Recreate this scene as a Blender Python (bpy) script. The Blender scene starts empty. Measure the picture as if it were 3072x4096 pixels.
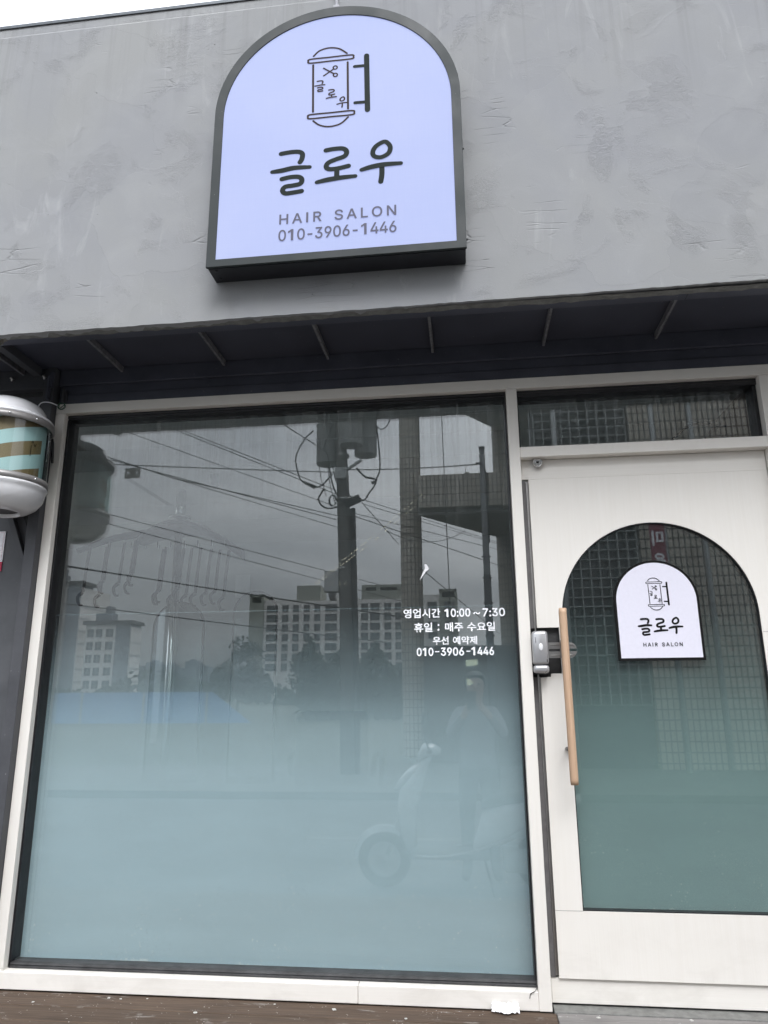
import bpy, bmesh, math, random
from mathutils import Vector, Matrix
random.seed(7)
C = bpy.context.scene.collection
sc = bpy.context.scene
PI = math.pi

# ------------------------------------------------------------------ camera, sky, sun, exposure
cam_d = bpy.data.cameras.new("camera"); cam = bpy.data.objects.new("camera", cam_d); C.objects.link(cam)
YAW, PIT, ROL = -0.11619, 0.25228, -0.00797
cy, sy, cp, sp = math.cos(YAW), math.sin(YAW), math.cos(PIT), math.sin(PIT)
fwd = Vector((sy*cp, cy*cp, sp)); right = Vector((cy, -sy, 0)); up = right.cross(fwd)
cr, sr = math.cos(ROL), math.sin(ROL)
rx = cr*right + sr*up; uy = -sr*right + cr*up
CAM = Vector((1.8929, -3.0, 1.1163))
cam.matrix_world = Matrix(((rx.x, uy.x, -fwd.x, CAM.x), (rx.y, uy.y, -fwd.y, CAM.y), (rx.z, uy.z, -fwd.z, CAM.z), (0, 0, 0, 1)))
cam_d.sensor_fit = 'VERTICAL'; cam_d.sensor_height = 36.0; cam_d.lens = 36.0*2850/4096
cam_d.clip_start = 0.02; cam_d.clip_end = 4000
sc.camera = cam

SUN_EL, SUN_AZ = math.radians(52), math.radians(165)
w = bpy.data.worlds.new("World"); sc.world = w; w.use_nodes = True
nt = w.node_tree; N = nt.nodes; L = nt.links
for n in list(N): N.remove(n)
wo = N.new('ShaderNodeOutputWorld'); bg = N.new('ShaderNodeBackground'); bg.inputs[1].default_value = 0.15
sky = N.new('ShaderNodeTexSky'); sky.sky_type = 'NISHITA'; sky.sun_disc = False
sky.sun_elevation = SUN_EL; sky.sun_rotation = SUN_AZ; sky.dust_density = 4.0; sky.air_density = 1.0
hs = N.new('ShaderNodeHueSaturation'); hs.inputs['Saturation'].default_value = 0.10
L.new(sky.outputs[0], hs.inputs['Color'])
tc = N.new('ShaderNodeTexCoord'); mp = N.new('ShaderNodeMapping'); mp.inputs['Scale'].default_value = (1, 1, 2.6)
L.new(tc.outputs['Generated'], mp.inputs[0])
no = N.new('ShaderNodeTexNoise'); no.inputs['Scale'].default_value = 2.2; no.inputs['Detail'].default_value = 5; no.inputs['Roughness'].default_value = .55
no.inputs['Distortion'].default_value = .4
L.new(mp.outputs[0], no.inputs['Vector'])
cr1 = N.new('ShaderNodeValToRGB'); cr1.color_ramp.elements[0].position = .3; cr1.color_ramp.elements[0].color = (.68, .71, .75, 1)
cr1.color_ramp.elements[1].position = .72; cr1.color_ramp.elements[1].color = (1.24, 1.24, 1.24, 1)
L.new(no.outputs[0], cr1.inputs[0])
sx = N.new('ShaderNodeSeparateXYZ'); L.new(tc.outputs['Generated'], sx.inputs[0])
cr2 = N.new('ShaderNodeValToRGB')     # an overcast sky is brighter overhead than at the horizon
e = cr2.color_ramp.elements; e[0].position = 0.0; e[0].color = (.95, .98, 1.03, 1); e[1].position = .75; e[1].color = (1.9, 1.93, 1.99, 1)
m2 = e.new(.2); m2.color = (1.25, 1.28, 1.33, 1); m2 = e.new(.38); m2.color = (1.65, 1.68, 1.74, 1)
L.new(sx.outputs[2], cr2.inputs[0])
mA = N.new('ShaderNodeMixRGB'); mA.blend_type = 'MULTIPLY'; mA.inputs[0].default_value = 1
mB = N.new('ShaderNodeMixRGB'); mB.blend_type = 'MULTIPLY'; mB.inputs[0].default_value = 1
L.new(hs.outputs[0], mA.inputs[1]); L.new(cr1.outputs[0], mA.inputs[2]); L.new(mA.outputs[0], mB.inputs[1]); L.new(cr2.outputs[0], mB.inputs[2])
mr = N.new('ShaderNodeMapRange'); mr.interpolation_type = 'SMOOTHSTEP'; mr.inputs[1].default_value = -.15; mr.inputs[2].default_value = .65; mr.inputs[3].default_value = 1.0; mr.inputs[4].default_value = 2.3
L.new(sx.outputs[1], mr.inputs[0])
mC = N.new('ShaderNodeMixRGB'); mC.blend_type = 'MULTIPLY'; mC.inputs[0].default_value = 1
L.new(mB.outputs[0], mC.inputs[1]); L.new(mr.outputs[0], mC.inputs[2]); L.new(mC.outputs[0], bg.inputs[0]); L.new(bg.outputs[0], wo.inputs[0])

sd = bpy.data.lights.new("sun", 'SUN'); sd.energy = 0.9; sd.angle = math.radians(38); sd.color = (1, .97, .93)
so = bpy.data.objects.new("sun", sd); C.objects.link(so)
sdir = Vector((math.sin(SUN_AZ)*math.cos(SUN_EL), math.cos(SUN_AZ)*math.cos(SUN_EL), math.sin(SUN_EL)))
so.rotation_euler = sdir.to_track_quat('Z', 'Y').to_euler()
sc.view_settings.view_transform = 'Standard'; sc.view_settings.look = 'None'
sc.view_settings.exposure = 0.36; sc.view_settings.gamma = 1.0
sc.cycles.caustics_reflective = False; sc.cycles.caustics_refractive = False
sc.cycles.max_bounces = 10; sc.cycles.transparent_max_bounces = 16

# ------------------------------------------------------------------ node helpers
class M:
    def __init__(s, name):
        s.m = bpy.data.materials.new(name); s.m.use_nodes = True; s.t = s.m.node_tree
        for n in list(s.t.nodes): s.t.nodes.remove(n)
        s.out = s.t.nodes.new('ShaderNodeOutputMaterial')
    def n(s, typ, **kw):
        nd = s.t.nodes.new('ShaderNode'+typ)
        for k, v in kw.items():
            if k == 'i':
                for kk, vv in v.items():
                    if hasattr(vv, 'is_output') or isinstance(vv, bpy.types.NodeSocket): s.t.links.new(vv, nd.inputs[kk])
                    else: nd.inputs[kk].default_value = vv
            else: setattr(nd, k, v)
        return nd
    def obj(s): return s.n('TexCoord').outputs['Object']
    def map(s, v, scale=(1, 1, 1), loc=(0, 0, 0), rot=(0, 0, 0)):
        return s.n('Mapping', i={'Vector': v, 'Scale': scale, 'Location': loc, 'Rotation': rot}).outputs[0]
    def noise(s, v, scale, det=3, rough=.5, dist=0):
        return s.n('TexNoise', i={'Vector': v, 'Scale': scale, 'Detail': det, 'Roughness': rough, 'Distortion': dist}).outputs[0]
    def ramp(s, f, stops):
        r = s.n('ValToRGB', i={'Fac': f}); e = r.color_ramp.elements
        while len(e) < len(stops): e.new(.5)
        for k, (p, c) in enumerate(stops):
            e[k].position = p; e[k].color = (c, c, c, 1) if isinstance(c, (int, float)) else (*c, 1)
        return r.outputs[0]
    def math(s, op, a, b=0.0, c=None, clamp=False):
        d = {0: a, 1: b}
        if c is not None: d[2] = c
        return s.n('Math', operation=op, use_clamp=clamp, i=d).outputs[0]
    def mix(s, f, a, b, blend='MIX'):
        a = (*a, 1) if isinstance(a, tuple) and len(a) == 3 else a
        b = (*b, 1) if isinstance(b, tuple) and len(b) == 3 else b
        return s.n('MixRGB', blend_type=blend, i={0: f, 1: a, 2: b}).outputs[0]
    def bump(s, h, strength=.3, dist=.01, normal=None):
        d = {'Height': h, 'Strength': strength, 'Distance': dist}
        if normal is not None: d['Normal'] = normal
        return s.n('Bump', i=d).outputs[0]
    def bsdf(s, col, rough=.6, metal=0, normal=None, spec=.5, emis=None, est=0, coat=0):
        b = s.n('BsdfPrincipled')
        for k, v in {'Base Color': col, 'Roughness': rough, 'Metallic': metal, 'Specular IOR Level': spec, 'Coat Weight': coat}.items():
            if isinstance(v, bpy.types.NodeSocket): s.t.links.new(v, b.inputs[k])
            else: b.inputs[k].default_value = (*v, 1) if isinstance(v, tuple) and len(v) == 3 else v
        if normal is not None: s.t.links.new(normal, b.inputs['Normal'])
        if emis is not None:
            if isinstance(emis, bpy.types.NodeSocket): s.t.links.new(emis, b.inputs['Emission Color'])
            else: b.inputs['Emission Color'].default_value = (*emis, 1)
            b.inputs['Emission Strength'].default_value = est
        return b.outputs[0]
    def done(s, sh):
        s.t.links.new(sh, s.out.inputs[0]); return s.m

def simple(name, col, rough=.6, metal=0, var=.12, scale=14, bump=0, spec=.5, coat=0):
    m = M(name); v = m.obj(); n = m.noise(v, scale, 4, .6)
    c = m.mix(m.ramp(n, [(.3, 0), (.7, 1)]), tuple(x*(1-var) for x in col), tuple(min(1, x*(1+var)) for x in col))
    nn = m.bump(m.noise(v, scale*6, 3), bump, .004) if bump else None
    r = m.ramp(m.noise(v, scale*.7, 3), [(.3, max(0, rough-.06)), (.7, min(1, rough+.06))])
    return m.done(m.bsdf(c, r, metal, nn, spec, coat=coat))

# ------------------------------------------------------------------ mesh helpers
def link(name, bm, mat, parent=None, smooth=False, loc=None):
    me = bpy.data.meshes.new(name); bm.normal_update(); bm.to_mesh(me); bm.free()
    for mt in (mat if isinstance(mat, (list, tuple)) else [mat]): me.materials.append(mt)
    if smooth:
        for p in me.polygons: p.use_smooth = True
    o = bpy.data.objects.new(name, me); C.objects.link(o)
    if parent is not None:
        o.parent = parent
        q = parent; off = Vector((0, 0, 0))
        while q is not None: off += q.location; q = q.parent
        o.matrix_parent_inverse = Matrix.Translation(-off) if parent.parent is None else Matrix.Identity(4)
    return o
def tag(o, label=None, cat=None, group=None, kind=None):
    if label: o['label'] = label
    if cat: o['category'] = cat
    if group: o['group'] = group
    if kind: o['kind'] = kind
    return o
def thing(name, label, cat, loc=(0, 0, 0), group=None):
    o = bpy.data.objects.new(name, None); C.objects.link(o); o.location = loc; o.empty_display_size = .1
    return tag(o, label, cat, group)
def struct(name, bm, mat, smooth=False):
    return tag(link(name, bm, mat, None, smooth), kind='structure')
def box(bm, x0, x1, y0, y1, z0, z1, bev=0, mi=0):
    t = bmesh.new(); bmesh.ops.create_cube(t, size=1)
    for v in t.verts: v.co = Vector(((x0+x1)/2+v.co.x*(x1-x0), (y0+y1)/2+v.co.y*(y1-y0), (z0+z1)/2+v.co.z*(z1-z0)))
    if bev: bmesh.ops.bevel(t, geom=list(t.edges), offset=bev, segments=2, affect='EDGES', profile=.5)
    for f in t.faces: f.material_index = mi
    merge(bm, t); return bm
def merge(bm, t, mat=None):
    if mat is not None: bmesh.ops.transform(t, matrix=mat, verts=t.verts)
    me = bpy.data.meshes.new('tmp'); t.to_mesh(me); t.free(); bm.from_mesh(me); bpy.data.meshes.remove(me)
def B(*boxes, bev=0):
    bm = bmesh.new()
    for b in boxes: box(bm, *b[:6], bev=b[6] if len(b) > 6 else bev)
    return bm
def cat_rom(pts, n=6, closed=False):
    P = [Vector(p) for p in pts]; out = []; m = len(P)
    if m < 3 and not closed: return P
    rng = range(m if closed else m-1)
    for i in rng:
        if closed: a, b, c, d = P[(i-1) % m], P[i], P[(i+1) % m], P[(i+2) % m]
        else: a, b, c, d = P[max(i-1, 0)], P[i], P[i+1], P[min(i+2, m-1)]
        for k in range(n):
            t = k/n
            out.append(.5*((2*b)+(c-a)*t+(2*a-5*b+4*c-d)*t*t+(3*b-a-3*c+d)*t**3))
    if not closed: out.append(P[-1])
    return out
def tube(bm, pts, r, seg=8, smooth_n=0, cap=True):
    P = cat_rom(pts, smooth_n) if smooth_n else [Vector(p) for p in pts]
    rs = r if isinstance(r, (list, tuple)) else [r]*len(P)
    if len(rs) != len(P): rs = [rs[0]+(rs[-1]-rs[0])*i/(len(P)-1) for i in range(len(P))]
    prev = None; n0 = None
    for i, p in enumerate(P):
        d = (P[min(i+1, len(P)-1)]-P[max(i-1, 0)]).normalized()
        if n0 is None: n0 = d.orthogonal().normalized()
        else:
            n0 = n0-d*n0.dot(d)
            n0 = n0.normalized() if n0.length > 1e-6 else d.orthogonal().normalized()
        b = d.cross(n0)
        ring = [bm.verts.new(p+rs[i]*(math.cos(2*PI*k/seg)*n0+math.sin(2*PI*k/seg)*b)) for k in range(seg)]
        if prev:
            for k in range(seg): bm.faces.new((prev[k], prev[(k+1) % seg], ring[(k+1) % seg], ring[k]))
        elif cap: bm.faces.new(ring[::-1])
        prev = ring
    if cap: bm.faces.new(prev)
    return bm
def T(*a, **k): return tube(bmesh.new(), *a, **k)
def lathe(bm, prof, cx, cyy, seg=48, a0=0, a1=2*PI):
    full = abs(a1-a0-2*PI) < 1e-6; n = seg if full else seg+1; prev = None
    for r, z in prof:
        ring = [bm.verts.new((cx+r*math.cos(a0+(a1-a0)*k/seg), cyy+r*math.sin(a0+(a1-a0)*k/seg), z)) for k in range(n)]
        if prev:
            for k in range(seg):
                q = (prev[k], prev[(k+1) % n], ring[(k+1) % n], ring[k])
                try: bm.faces.new(q)
                except ValueError: pass
        prev = ring
    bmesh.ops.remove_doubles(bm, verts=bm.verts, dist=1e-5)
    return bm
def prism(bm, outline, y0, y1):
    """outline = [(x, z)], extruded from y0 (front) to y1"""
    a = [bm.verts.new((x, y0, z)) for x, z in outline]; b = [bm.verts.new((x, y1, z)) for x, z in outline]
    n = len(a); bm.faces.new(a); bm.faces.new(b[::-1])
    for i in range(n): bm.faces.new((a[i], b[i], b[(i+1) % n], a[(i+1) % n]))
    bmesh.ops.recalc_face_normals(bm, faces=bm.faces); return bm
def loft(bm, secs, seg=20):
    """secs = [(centre, half u vector, half v vector)] superellipse sections"""
    prev = None
    for c, u, v in secs:
        c, u, v = Vector(c), Vector(u), Vector(v); ring = []
        for k in range(seg):
            a = 2*PI*k/seg; ca, sa = math.cos(a), math.sin(a)
            ring.append(bm.verts.new(c+u*math.copysign(abs(ca)**.8, ca)+v*math.copysign(abs(sa)**.8, sa)))
        if prev:
            for k in range(seg): bm.faces.new((prev[k], prev[(k+1) % seg], ring[(k+1) % seg], ring[k]))
        else: bm.faces.new(ring[::-1])
        prev = ring
    bm.faces.new(prev); bmesh.ops.recalc_face_normals(bm, faces=bm.faces); return bm
YS = [0.0]
def ribbon(bm, pts, wd, y, n=6, closed=False, taper=None, th=.0012):
    """a flat stroke with round ends in the plane y, pts = [(x, z)]"""
    YS[0] = (YS[0]+.00013) % .0011
    y = y-YS[0]
    P = cat_rom([(p[0], p[1], 0) for p in pts], n, closed) if len(pts) > 2 else [Vector((p[0], p[1], 0)) for p in pts]
    if len(pts) == 2: P = [P[0].lerp(P[1], k/6) for k in range(7)]
    m = len(P); Lft = []; Rgt = []
    for i, p in enumerate(P):
        if closed: d = P[(i+1) % m]-P[i-1]
        else: d = P[min(i+1, m-1)]-P[max(i-1, 0)]
        d.normalize(); nrm = Vector((-d.y, d.x, 0)); t = i/(m-1)
        h = wd/2*(taper(t) if taper else 1)
        Lft.append(p+nrm*h); Rgt.append(p-nrm*h)
    if closed:
        a = [bm.verts.new((q.x, y, q.y)) for q in Lft]; b = [bm.verts.new((q.x, y, q.y)) for q in Rgt]
        for i in range(m): bm.faces.new((a[i], a[(i+1) % m], b[(i+1) % m], b[i]))
        return
    def cap(c, l, r):
        out = []; v = l-c
        for k in range(1, 6):
            a = PI*k/6; out.append(c+Vector((v.x*math.cos(a)-v.y*math.sin(a), v.x*math.sin(a)+v.y*math.cos(a), 0)))
        return out
    s = cap(P[0], Lft[0], Rgt[0]); e_ = cap(P[-1], Rgt[-1], Lft[-1])
    va = [bm.verts.new((q.x, y, q.y)) for q in Lft]; vb = [bm.verts.new((q.x, y, q.y)) for q in Rgt]
    for i in range(m-1): bm.faces.new((va[i], va[i+1], vb[i+1], vb[i]))
    sv = [bm.verts.new((q.x, y, q.y)) for q in s]; ev = [bm.verts.new((q.x, y, q.y)) for q in e_]
    bm.faces.new([va[0]]+sv+[vb[0]]); bm.faces.new([vb[-1]]+ev+[va[-1]])
def text(bm, body, x0, x1, z0, z1, y, bold=0.0, space=1.0, rot=None):
    cu = bpy.data.curves.new('t', 'FONT'); cu.body = body; cu.offset = bold; cu.space_character = space; cu.resolution_u = 5
    o = bpy.data.objects.new('t', cu); C.objects.link(o)
    dg = bpy.context.evaluated_depsgraph_get(); dg.update()
    me = bpy.data.meshes.new_from_object(o.evaluated_get(dg))
    bpy.data.objects.remove(o); bpy.data.curves.remove(cu)
    if not me.vertices: return
    xs = [v.co.x for v in me.vertices]; zs = [v.co.y for v in me.vertices]
    a, b, c, d = min(xs), max(xs), min(zs), max(zs)
    for v in me.vertices:
        v.co = Vector((x0+(v.co.x-a)/(b-a)*(x1-x0), y, z0+(v.co.y-c)/(d-c)*(z1-z0)))
    bm.from_mesh(me); bpy.data.meshes.remove(me)

GLY = {
  '-': (0.453, '337,244 337,188 114,188 114,244', '2.0.3 2.1.0'),
  '0': (0.453, '227,-7 199,-5 174,1 151,11 130,24 111,41 95,62 80,86 69,113 60,144 53,178 49,214 48,254 49,294 53,330 60,364 69,395 81,422 95,447 112,467 130,484 151,498 174,508 200,514 227,516 254,514 279,508 302,498 323,484 342,467 358,447 372,422 384,395 393,364 400,330 404,294 405,254 404,214 400,178 393,144 384,113 373,86 359,62 342,41 323,24 302,11 279,1 254,-5 227,50 245,51 261,56 276,63 290,74 303,87 313,103 323,122 330,144 336,168 340,194 343,223 344,254 343,285 340,314 336,341 330,365 323,387 313,405 303,422 290,435 276,446 261,453 245,458 227,460 209,458 192,453 177,446 163,435 151,422 140,405 131,387 123,365 117,341 113,314 110,285 109,254 110,223 113,194 117,168 123,144 131,122 140,103 151,87 163,74 177,63 192,56 209,51', '23.25.24 22.25.23 22.26.25 21.26.22 21.27.26 21.28.27 20.28.21 19.28.20 19.29.28 18.73.19 73.72.19 72.29.19 72.71.29 71.30.29 18.74.73 70.30.71 18.75.74 69.30.70 17.75.18 69.31.30 17.76.75 68.31.69 17.77.76 67.31.68 16.77.17 67.32.31 16.78.77 66.32.67 16.79.78 65.32.66 15.79.16 65.33.32 15.80.79 64.33.65 15.81.80 63.33.64 14.81.15 63.34.33 62.34.63 14.82.81 13.82.14 62.35.34 61.35.62 13.83.82 12.83.13 61.36.35 60.36.61 12.84.83 11.84.12 11.85.84 59.36.60 59.37.36 58.37.59 11.86.85 58.38.37 10.86.11 57.38.58 10.87.86 57.39.38 9.87.10 56.39.57 9.88.87 56.40.39 8.88.9 8.89.88 55.40.56 54.40.55 8.90.89 7.90.8 54.41.40 53.41.54 7.91.90 52.41.53 7.92.91 52.42.41 6.92.7 6.93.92 51.42.52 6.94.93 50.42.51 50.43.42 5.94.6 5.95.94 49.43.50 5.48.95 48.43.49 5.43.48 4.43.5 4.44.43 3.44.4 3.45.44 3.46.45 2.46.3 2.47.46 1.47.2 1.0.47'),
  '1': (0.5, '226,0 326,0 326,509 226,509 76,356 76,430 151,458 225,509 225,445 164,387', '0.1.2.3 4.5.6.7.8.9'),
  '2': (0.453, '64,0 64,47 234,229 248,243 261,257 272,270 282,282 291,294 299,305 305,316 311,327 315,337 318,348 320,360 320,371 319,385 317,397 313,408 308,419 301,428 293,436 283,443 273,449 262,454 250,457 237,459 224,460 209,459 196,457 184,453 172,447 162,441 153,433 145,424 139,413 134,402 130,390 128,376 127,362 66,362 67,384 71,405 77,424 86,442 98,459 111,473 126,486 143,496 162,505 182,511 203,514 225,516 247,514 268,511 288,505 306,497 323,486 337,474 350,461 361,445 370,428 376,411 380,392 381,372 380,358 378,345 375,331 371,318 365,304 357,290 347,275 336,259 322,241 306,223 288,202 267,180 153,60 153,57 389,57 389,0', '50.52.51 50.53.52 49.53.50 49.54.53 48.54.49 48.55.54 47.55.48 47.56.55 46.56.47 46.57.56 45.57.46 45.58.57 44.58.45 44.26.58 26.25.58 25.59.58 44.27.26 24.59.25 44.28.27 43.28.44 23.59.24 43.29.28 22.59.23 43.30.29 21.59.22 43.31.30 21.60.59 20.60.21 42.31.43 42.32.31 19.60.20 42.33.32 19.61.60 18.61.19 41.33.42 41.34.33 17.61.18 41.35.34 17.62.61 16.62.17 40.35.41 40.36.35 15.62.16 15.63.62 40.37.36 14.63.15 39.37.40 39.38.37 14.64.63 13.64.14 12.64.13 12.65.64 11.65.12 11.66.65 10.66.11 10.67.66 9.67.10 9.68.67 8.68.9 7.68.8 7.69.68 6.69.7 6.70.69 5.70.6 5.71.70 4.71.5 4.72.71 3.72.4 2.72.3 2.73.72 1.73.2 1.74.73 1.75.74 1.76.75 1.77.76 1.78.77 1.79.78 0.79.1'),
  '3': (0.453, '218,-7 195,-6 173,-3 152,2 133,10 114,19 98,30 83,43 70,57 60,74 52,91 46,111 44,132 109,132 111,119 115,107 120,97 126,87 134,78 144,71 154,64 165,59 178,55 191,52 204,50 219,50 234,51 248,53 262,56 275,61 287,67 297,74 307,83 315,93 321,104 325,116 328,130 329,145 328,158 326,172 322,184 316,196 308,207 299,217 288,226 275,234 260,240 242,244 223,247 201,248 157,248 157,299 288,448 288,452 70,452 70,509 372,509 372,461 211,278 211,289 239,290 264,288 287,284 308,276 327,265 344,253 359,239 371,222 381,205 387,186 392,166 393,145 392,123 387,103 380,84 370,66 358,50 344,36 327,23 309,12 288,4 266,-2 243,-6', '54.56.55 54.57.56 54.53.57 53.52.57 52.58.57 51.59.52 59.58.52 50.59.51 59.61.60 50.61.59 50.62.61 50.63.62 50.64.63 50.65.64 50.49.65 49.48.65 48.66.65 47.66.48 46.66.47 45.66.46 45.67.66 44.67.45 43.67.44 43.68.67 42.68.43 41.68.42 41.69.68 40.69.41 40.70.69 39.70.40 38.70.39 38.71.70 37.71.38 36.71.37 36.72.71 11.13.12 11.14.13 35.72.36 35.73.72 11.15.14 34.73.35 10.15.11 10.16.15 33.73.34 33.74.73 10.17.16 32.74.33 9.17.10 9.18.17 32.75.74 31.75.32 9.19.18 30.75.31 8.19.9 8.20.19 29.75.30 29.76.75 8.21.20 28.76.29 8.22.21 7.22.8 27.76.28 7.23.22 26.76.27 7.24.23 25.76.26 7.25.24 7.76.25 7.77.76 6.77.7 6.78.77 5.78.6 5.79.78 4.79.5 4.80.79 3.80.4 3.81.80 2.81.3 2.82.81 1.82.2 1.0.82'),
  '4': (0.453, '286,0 346,0 346,316 286,316 40,104 284,104 284,165 40,165 348,104 413,104 413,165 348,165 40,167 109,167 310,509 238,509', '0.1.2.3 4.5.6.7 8.9.10.11 12.13.14.15'),
  '6': (0.453, '226,-7 203,-5 182,-1 161,5 142,15 125,26 109,40 96,56 84,74 75,94 69,115 65,138 64,162 65,180 68,199 73,219 80,239 89,261 102,285 118,311 137,340 252,509 322,509 151,261 145,261 149,268 154,275 159,281 165,288 172,293 179,299 187,303 196,307 205,310 214,312 224,314 235,314 257,313 278,309 298,303 316,295 332,284 346,271 359,257 370,240 378,221 384,201 388,180 389,157 388,134 384,112 377,92 368,73 356,55 343,39 327,26 310,14 291,5 271,-2 249,-6 226,48 241,49 254,52 267,56 279,63 289,70 299,79 307,90 314,101 320,114 324,128 327,142 327,157 327,173 324,187 320,201 314,213 307,225 299,235 289,244 279,251 267,258 254,262 241,264 226,265 212,264 198,262 186,258 174,252 163,244 153,235 145,225 138,214 132,201 128,188 126,174 125,158 126,143 128,128 132,114 138,102 145,90 153,79 163,70 174,63 186,56 198,52 212,49', '20.22.21 20.29.22 29.23.22 19.29.20 35.37.36 34.37.35 34.38.37 33.38.34 18.29.19 32.38.33 32.39.38 31.39.32 31.40.39 30.40.31 29.40.30 29.41.40 18.28.29 23.41.29 18.27.28 17.27.18 23.84.41 84.42.41 17.26.27 17.25.26 84.83.42 83.43.42 17.24.25 23.85.84 23.86.85 82.43.83 23.87.86 81.43.82 17.23.24 17.87.23 16.87.17 16.88.87 80.43.81 80.44.43 16.89.88 79.44.80 16.90.89 78.44.79 78.45.44 15.90.16 15.91.90 77.45.78 15.92.91 76.45.77 76.46.45 14.92.15 14.93.92 75.46.76 75.47.46 14.94.93 74.47.75 13.94.14 13.95.94 73.47.74 12.95.13 73.48.47 12.96.95 72.48.73 11.96.12 11.97.96 71.48.72 71.49.48 11.98.97 70.49.71 10.98.11 70.50.49 10.99.98 69.50.70 9.99.10 9.100.99 68.50.69 68.51.50 9.101.100 67.51.68 8.101.9 67.52.51 8.102.101 66.52.67 8.103.102 65.52.66 7.103.8 65.53.52 7.104.103 64.53.65 7.105.104 63.53.64 7.106.105 62.53.63 6.106.7 62.54.53 6.107.106 61.54.62 6.60.107 60.54.61 6.54.60 5.54.6 5.55.54 4.55.5 4.56.55 3.56.4 3.57.56 2.57.3 2.58.57 1.58.2 1.59.58 0.59.1'),
  '7': (0.453, '97,0 323,448 323,452 62,452 62,509 391,509 391,449 165,0', '3.5.4 3.2.5 2.6.5 1.6.2 1.7.6 0.7.1'),
  '9': (0.453, '226,516 249,514 271,510 291,503 310,494 328,482 343,468 356,452 368,434 377,414 384,393 388,371 389,347 388,328 385,309 380,290 373,270 363,248 350,224 334,197 315,168 200,0 130,0 301,248 307,248 303,240 299,234 294,227 287,221 281,215 273,210 265,206 257,202 248,199 238,196 228,195 218,195 195,196 175,199 155,206 137,214 121,225 106,237 94,252 83,269 74,287 68,307 65,329 64,352 65,375 69,397 75,417 85,436 96,454 110,469 125,483 143,494 162,504 182,510 203,514 226,460 212,459 199,457 186,452 174,446 163,438 154,429 145,419 138,407 133,395 129,381 126,367 125,352 126,336 129,322 133,308 138,295 145,284 154,274 163,265 174,257 186,251 199,247 212,244 226,243 240,244 254,247 267,251 279,257 289,265 299,273 307,284 314,295 320,308 324,321 327,335 327,350 327,366 324,381 320,394 314,407 307,419 299,429 290,438 279,446 267,452 254,457 241,459', '59.1.0 58.1.59 58.2.1 57.2.58 57.3.2 56.3.57 56.4.3 55.4.56 55.5.4 54.5.55 54.6.5 53.6.54 53.60.6 60.7.6 53.61.60 107.7.60 53.62.61 106.7.107 53.63.62 105.7.106 52.63.53 105.8.7 52.64.63 104.8.105 52.65.64 103.8.104 52.66.65 102.8.103 51.66.52 102.9.8 51.67.66 101.9.102 51.68.67 100.9.101 50.68.51 100.10.9 50.69.68 99.10.100 49.69.50 49.70.69 98.10.99 98.11.10 49.71.70 97.11.98 48.71.49 97.12.11 48.72.71 96.12.97 47.72.48 47.73.72 95.12.96 95.13.12 47.74.73 94.13.95 46.74.47 94.14.13 46.75.74 93.14.94 93.15.14 46.76.75 92.15.93 45.76.46 45.77.76 91.15.92 91.16.15 44.77.45 44.78.77 90.16.91 44.79.78 89.16.90 89.17.16 43.79.44 43.80.79 88.17.89 43.81.80 87.17.88 42.81.43 42.82.81 86.23.87 23.17.87 23.24.17 24.18.17 86.30.23 30.22.23 25.18.24 42.83.82 85.30.86 42.84.83 84.30.85 42.30.84 26.18.25 41.30.42 27.18.26 28.18.27 40.30.41 28.19.18 29.19.28 30.19.29 39.30.40 39.31.30 22.19.30 39.32.31 38.32.39 38.33.32 37.33.38 37.34.33 22.20.19 37.35.34 36.35.37 22.21.20'),
  ':': (0.188, '95,271 86,272 78,274 70,278 63,284 57,291 53,299 50,307 50,316 50,325 53,334 57,342 63,349 70,354 78,359 86,361 95,362 104,361 113,359 121,354 128,349 134,342 138,334 140,325 141,316 140,307 138,299 134,291 128,284 121,278 113,274 104,272 95,-4 86,-4 78,-1 70,3 63,9 57,16 53,24 50,32 50,41 50,50 53,59 57,66 63,73 70,79 78,83 86,86 95,87 104,86 113,83 121,79 128,73 134,66 138,59 140,50 141,41 140,32 138,24 134,16 128,9 121,3 113,-1 104,-4', '47.49.48 46.49.47 46.50.49 45.50.46 45.51.50 44.51.45 44.52.51 43.52.44 43.53.52 42.53.43 42.54.53 41.54.42 41.55.54 40.55.41 40.56.55 39.56.40 39.57.56 38.57.39 38.58.57 37.58.38 37.59.58 37.60.59 36.60.37 35.60.36 35.61.60 35.62.61 34.62.35 34.63.62 33.63.34 33.32.63 15.17.16 14.17.15 14.18.17 13.18.14 13.19.18 12.19.13 12.20.19 11.20.12 11.21.20 10.21.11 10.22.21 9.22.10 9.23.22 8.23.9 8.24.23 7.24.8 7.25.24 6.25.7 6.26.25 5.26.6 5.27.26 4.27.5 4.28.27 3.28.4 3.29.28 2.29.3 2.30.29 1.30.2 1.31.30 0.31.1'),
  'A': (0.48, '16,0 201,509 276,509 463,0 395,0 287,302 282,317 276,334 270,352 264,372 257,394 250,420 241,447 232,478 245,478 236,447 228,419 220,393 213,371 206,351 201,333 195,317 191,302 85,0 110,142 110,199 370,199 370,142', '0.13.1 13.2.1 13.14.2 14.3.2 0.25.13 25.15.13 15.12.13 15.12.14 12.26.14 26.3.14 11.26.12 25.16.15 10.26.11 25.17.16 9.26.10 25.18.17 8.26.9 25.19.18 7.26.8 25.20.19 6.26.7 25.21.20 5.26.6 25.22.21 25.24.22 24.23.22 4.27.5 27.26.5 0.24.25 24.26.25 24.27.26 27.3.26 0.23.24 4.3.27'),
  'H': (0.517, '60,0 60,509 125,509 125,289 392,289 392,509 457,509 457,0 392,0 392,232 125,232 125,0', '0.2.1 0.3.2 4.6.5 4.7.6 0.10.3 10.4.3 10.9.4 9.7.4 0.11.10 8.7.9'),
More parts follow.
